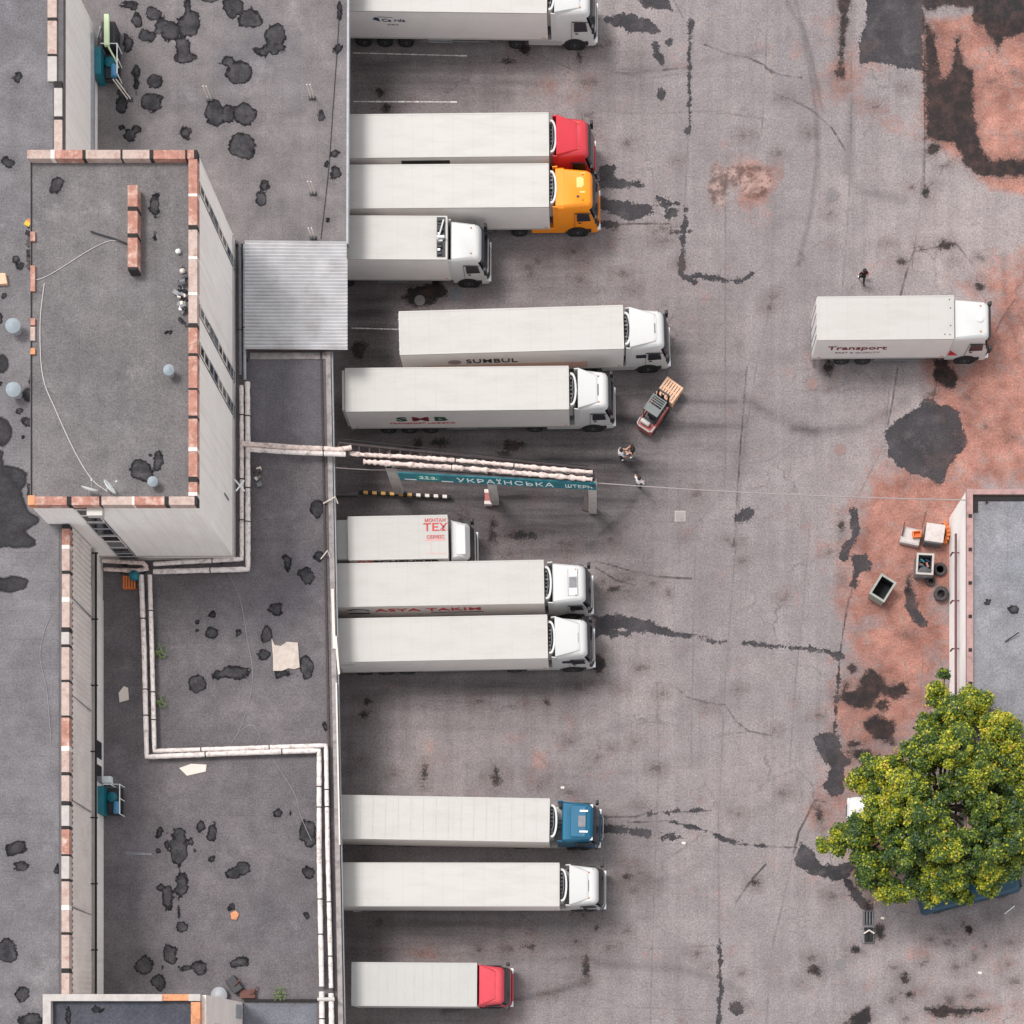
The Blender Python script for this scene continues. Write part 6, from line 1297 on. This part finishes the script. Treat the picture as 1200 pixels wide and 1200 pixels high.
def dish(px, py, label, rz):
    t = empty('satellite_dish', P(px, py, RZT), label, 'satellite dish', 'satellite dishes on the tower', R(rz))
    M = Matrix.Translation((0, 0, .75)) @ Matrix.Rotation(R(78), 4, 'Y'); MB().lathe([(.03, 0), (.25, .03), (.42, .1), (.44, .12), (.42, .13), (.2, .06), (.03, .04)], n=22, M=M).build('reflector', txt_white, t, 50)
    MB().tube([(-.08, 0, 0), (-.08, 0, .75)], .03, 6).build('mast', galv, t); MB().tube([(.0, 0, .4), (.55, 0, .75)], .02, 6).box(.5, .62, -.05, .05, .72, .84).build('feed_arm', galv, t)
dish(109, 580, 'white satellite dish at the tower parapet, left of the pair', 75); dish(131, 577, 'white satellite dish at the tower parapet, right of the pair', 35)
for (px, py, m_, lb) in ((207, 295, txt_white, 'small white tin on the tower roof near the right parapet'), (212, 318, paperw, 'tiny white scrap near the right parapet of the tower roof')):
    tag(MB().lathe([(.1, 0), (.12, .03), (.12, .2), (.02, .24)], n=12, M=Matrix.Rotation(R(60), 4, 'Y')).build('tin_can', m_, None, 50, P(px, py, RZT+.12)), lb, 'tin')
t = empty('rubble_heap', P(215, 350, RZT), 'heap of dark rubble against the right parapet of the tower roof', 'rubble')
mb = MB(); rr = random.Random(12)
for k in range(34):
    M = Matrix.Translation((rr.gauss(0, .14), rr.gauss(0, .7), rr.uniform(0, .2))) @ Matrix.Rotation(rr.uniform(0, 6), 4, 'Z') @ Matrix.Rotation(rr.uniform(0, 1), 4, 'X'); s_ = rr.uniform(.06, .16); MB().box(-s_, s_, -s_*.7, s_*.7, 0, s_, 0, M).build('rubble_piece', rr.choice((darkm, darkm, greym, paperw)), t)
oldy = mat('old_yellow_board', (190, 160, 60), .8, var=.2); t = empty('junk_pile', P(38, 292, HZ+.0), 'yellow and orange junk standing behind the left edge of the tower', 'junk')
mb = MB(); 
for k in range(11): M = Matrix.Translation((rr.uniform(-.16, .06), rr.uniform(-1, 1.2), rr.uniform(0, .8))) @ Matrix.Rotation(rr.uniform(0, 6), 4, 'Z'); MB().box(-.12, .12, -.16, .16, 0, .1, 0, M).build('scrap_piece', rr.choice((oldwood, oldy, joint, rackm, limew)), t)
for (px, py, lb) in ((364, 607, 'white bent bracket pipe at the roof edge below the pipe crossing'),):
    pass
for (a_, b_, lb) in (((379, 590), (393, 582), 'white bent pipe sticking out over the roof edge below the pipe bridge'), ((376, 655), (384, 645), 'white bent pipe at the roof edge by the small box lorry')):
    p, q_ = P(*a_, ZS+.1), P(*b_, ZS+.5); tag(MB().tube([p, q_, q_+Vector((.1, -.3, -.3))], .04, 6).build('bent_pipe', paperw), lb, 'pipe')
for (px, py) in ((300, 575), (296, 565)):
    pass
p = P(277, 568, 6.6); tag(MB().tube([p+Vector((-.1, .3, 0)), p+Vector((.5, -.4, .1))], .045, 6).tube([p+Vector((.45, .25, 0)), p+Vector((.0, -.4, .1))], .045, 6).build('cross_brace', txt_white), 'white crossed brace on the pipes beside the tower', 'brace')
p = P(300, 560, ZS); t = empty('junk_pile', p, 'small grey junk heap on the roof right of the tower pipes', 'junk'); mb = MB()
for k in range(8): M = Matrix.Translation((rr.uniform(-.3, .3), rr.uniform(-.5, .5), rr.uniform(0, .15))) @ Matrix.Rotation(rr.uniform(0, 6), 4, 'Z'); MB().box(-.14, .14, -.1, .1, 0, .12, 0, M).build('scrap_piece', rr.choice((greym, paperw, rackm)), t)
def weed(px, py, z, label):
    t = empty('weed', P(px, py, z), label, 'weed', None); mb = MB(); rr = random.Random(px)
    for k in range(60):
        a = rr.uniform(0, 6.28); r_ = rr.uniform(.05, .45); c = Vector((math.cos(a)*r_, math.sin(a)*r_, rr.uniform(.05, .4))); d = Vector((rr.uniform(-1, 1), rr.uniform(-1, 1), rr.uniform(-.3, .3))).normalized()*.09; n_ = d.cross(Vector((0, 0, 1))).normalized()*.035
        mb.add([c-d, c-n_, c+d, c+n_], [(0, 1, 2, 3)])
    mb.build('leaves', mat('weed_green', (88, 108, 58), .7, var=.3, scale=9), t); MB().tube([(0, 0, 0), (0, 0, .35)], .015, 4).build('stem', bark, t)
weed(188, 764, ZS, 'small dark green weed growing beside the roof pipe'); weed(188, 822, ZS, 'tiny weed clump lower down beside the roof pipe'); weed(329, 1165, ZS, 'small yellow green weed at the roof kerb near the bottom')
#@@END
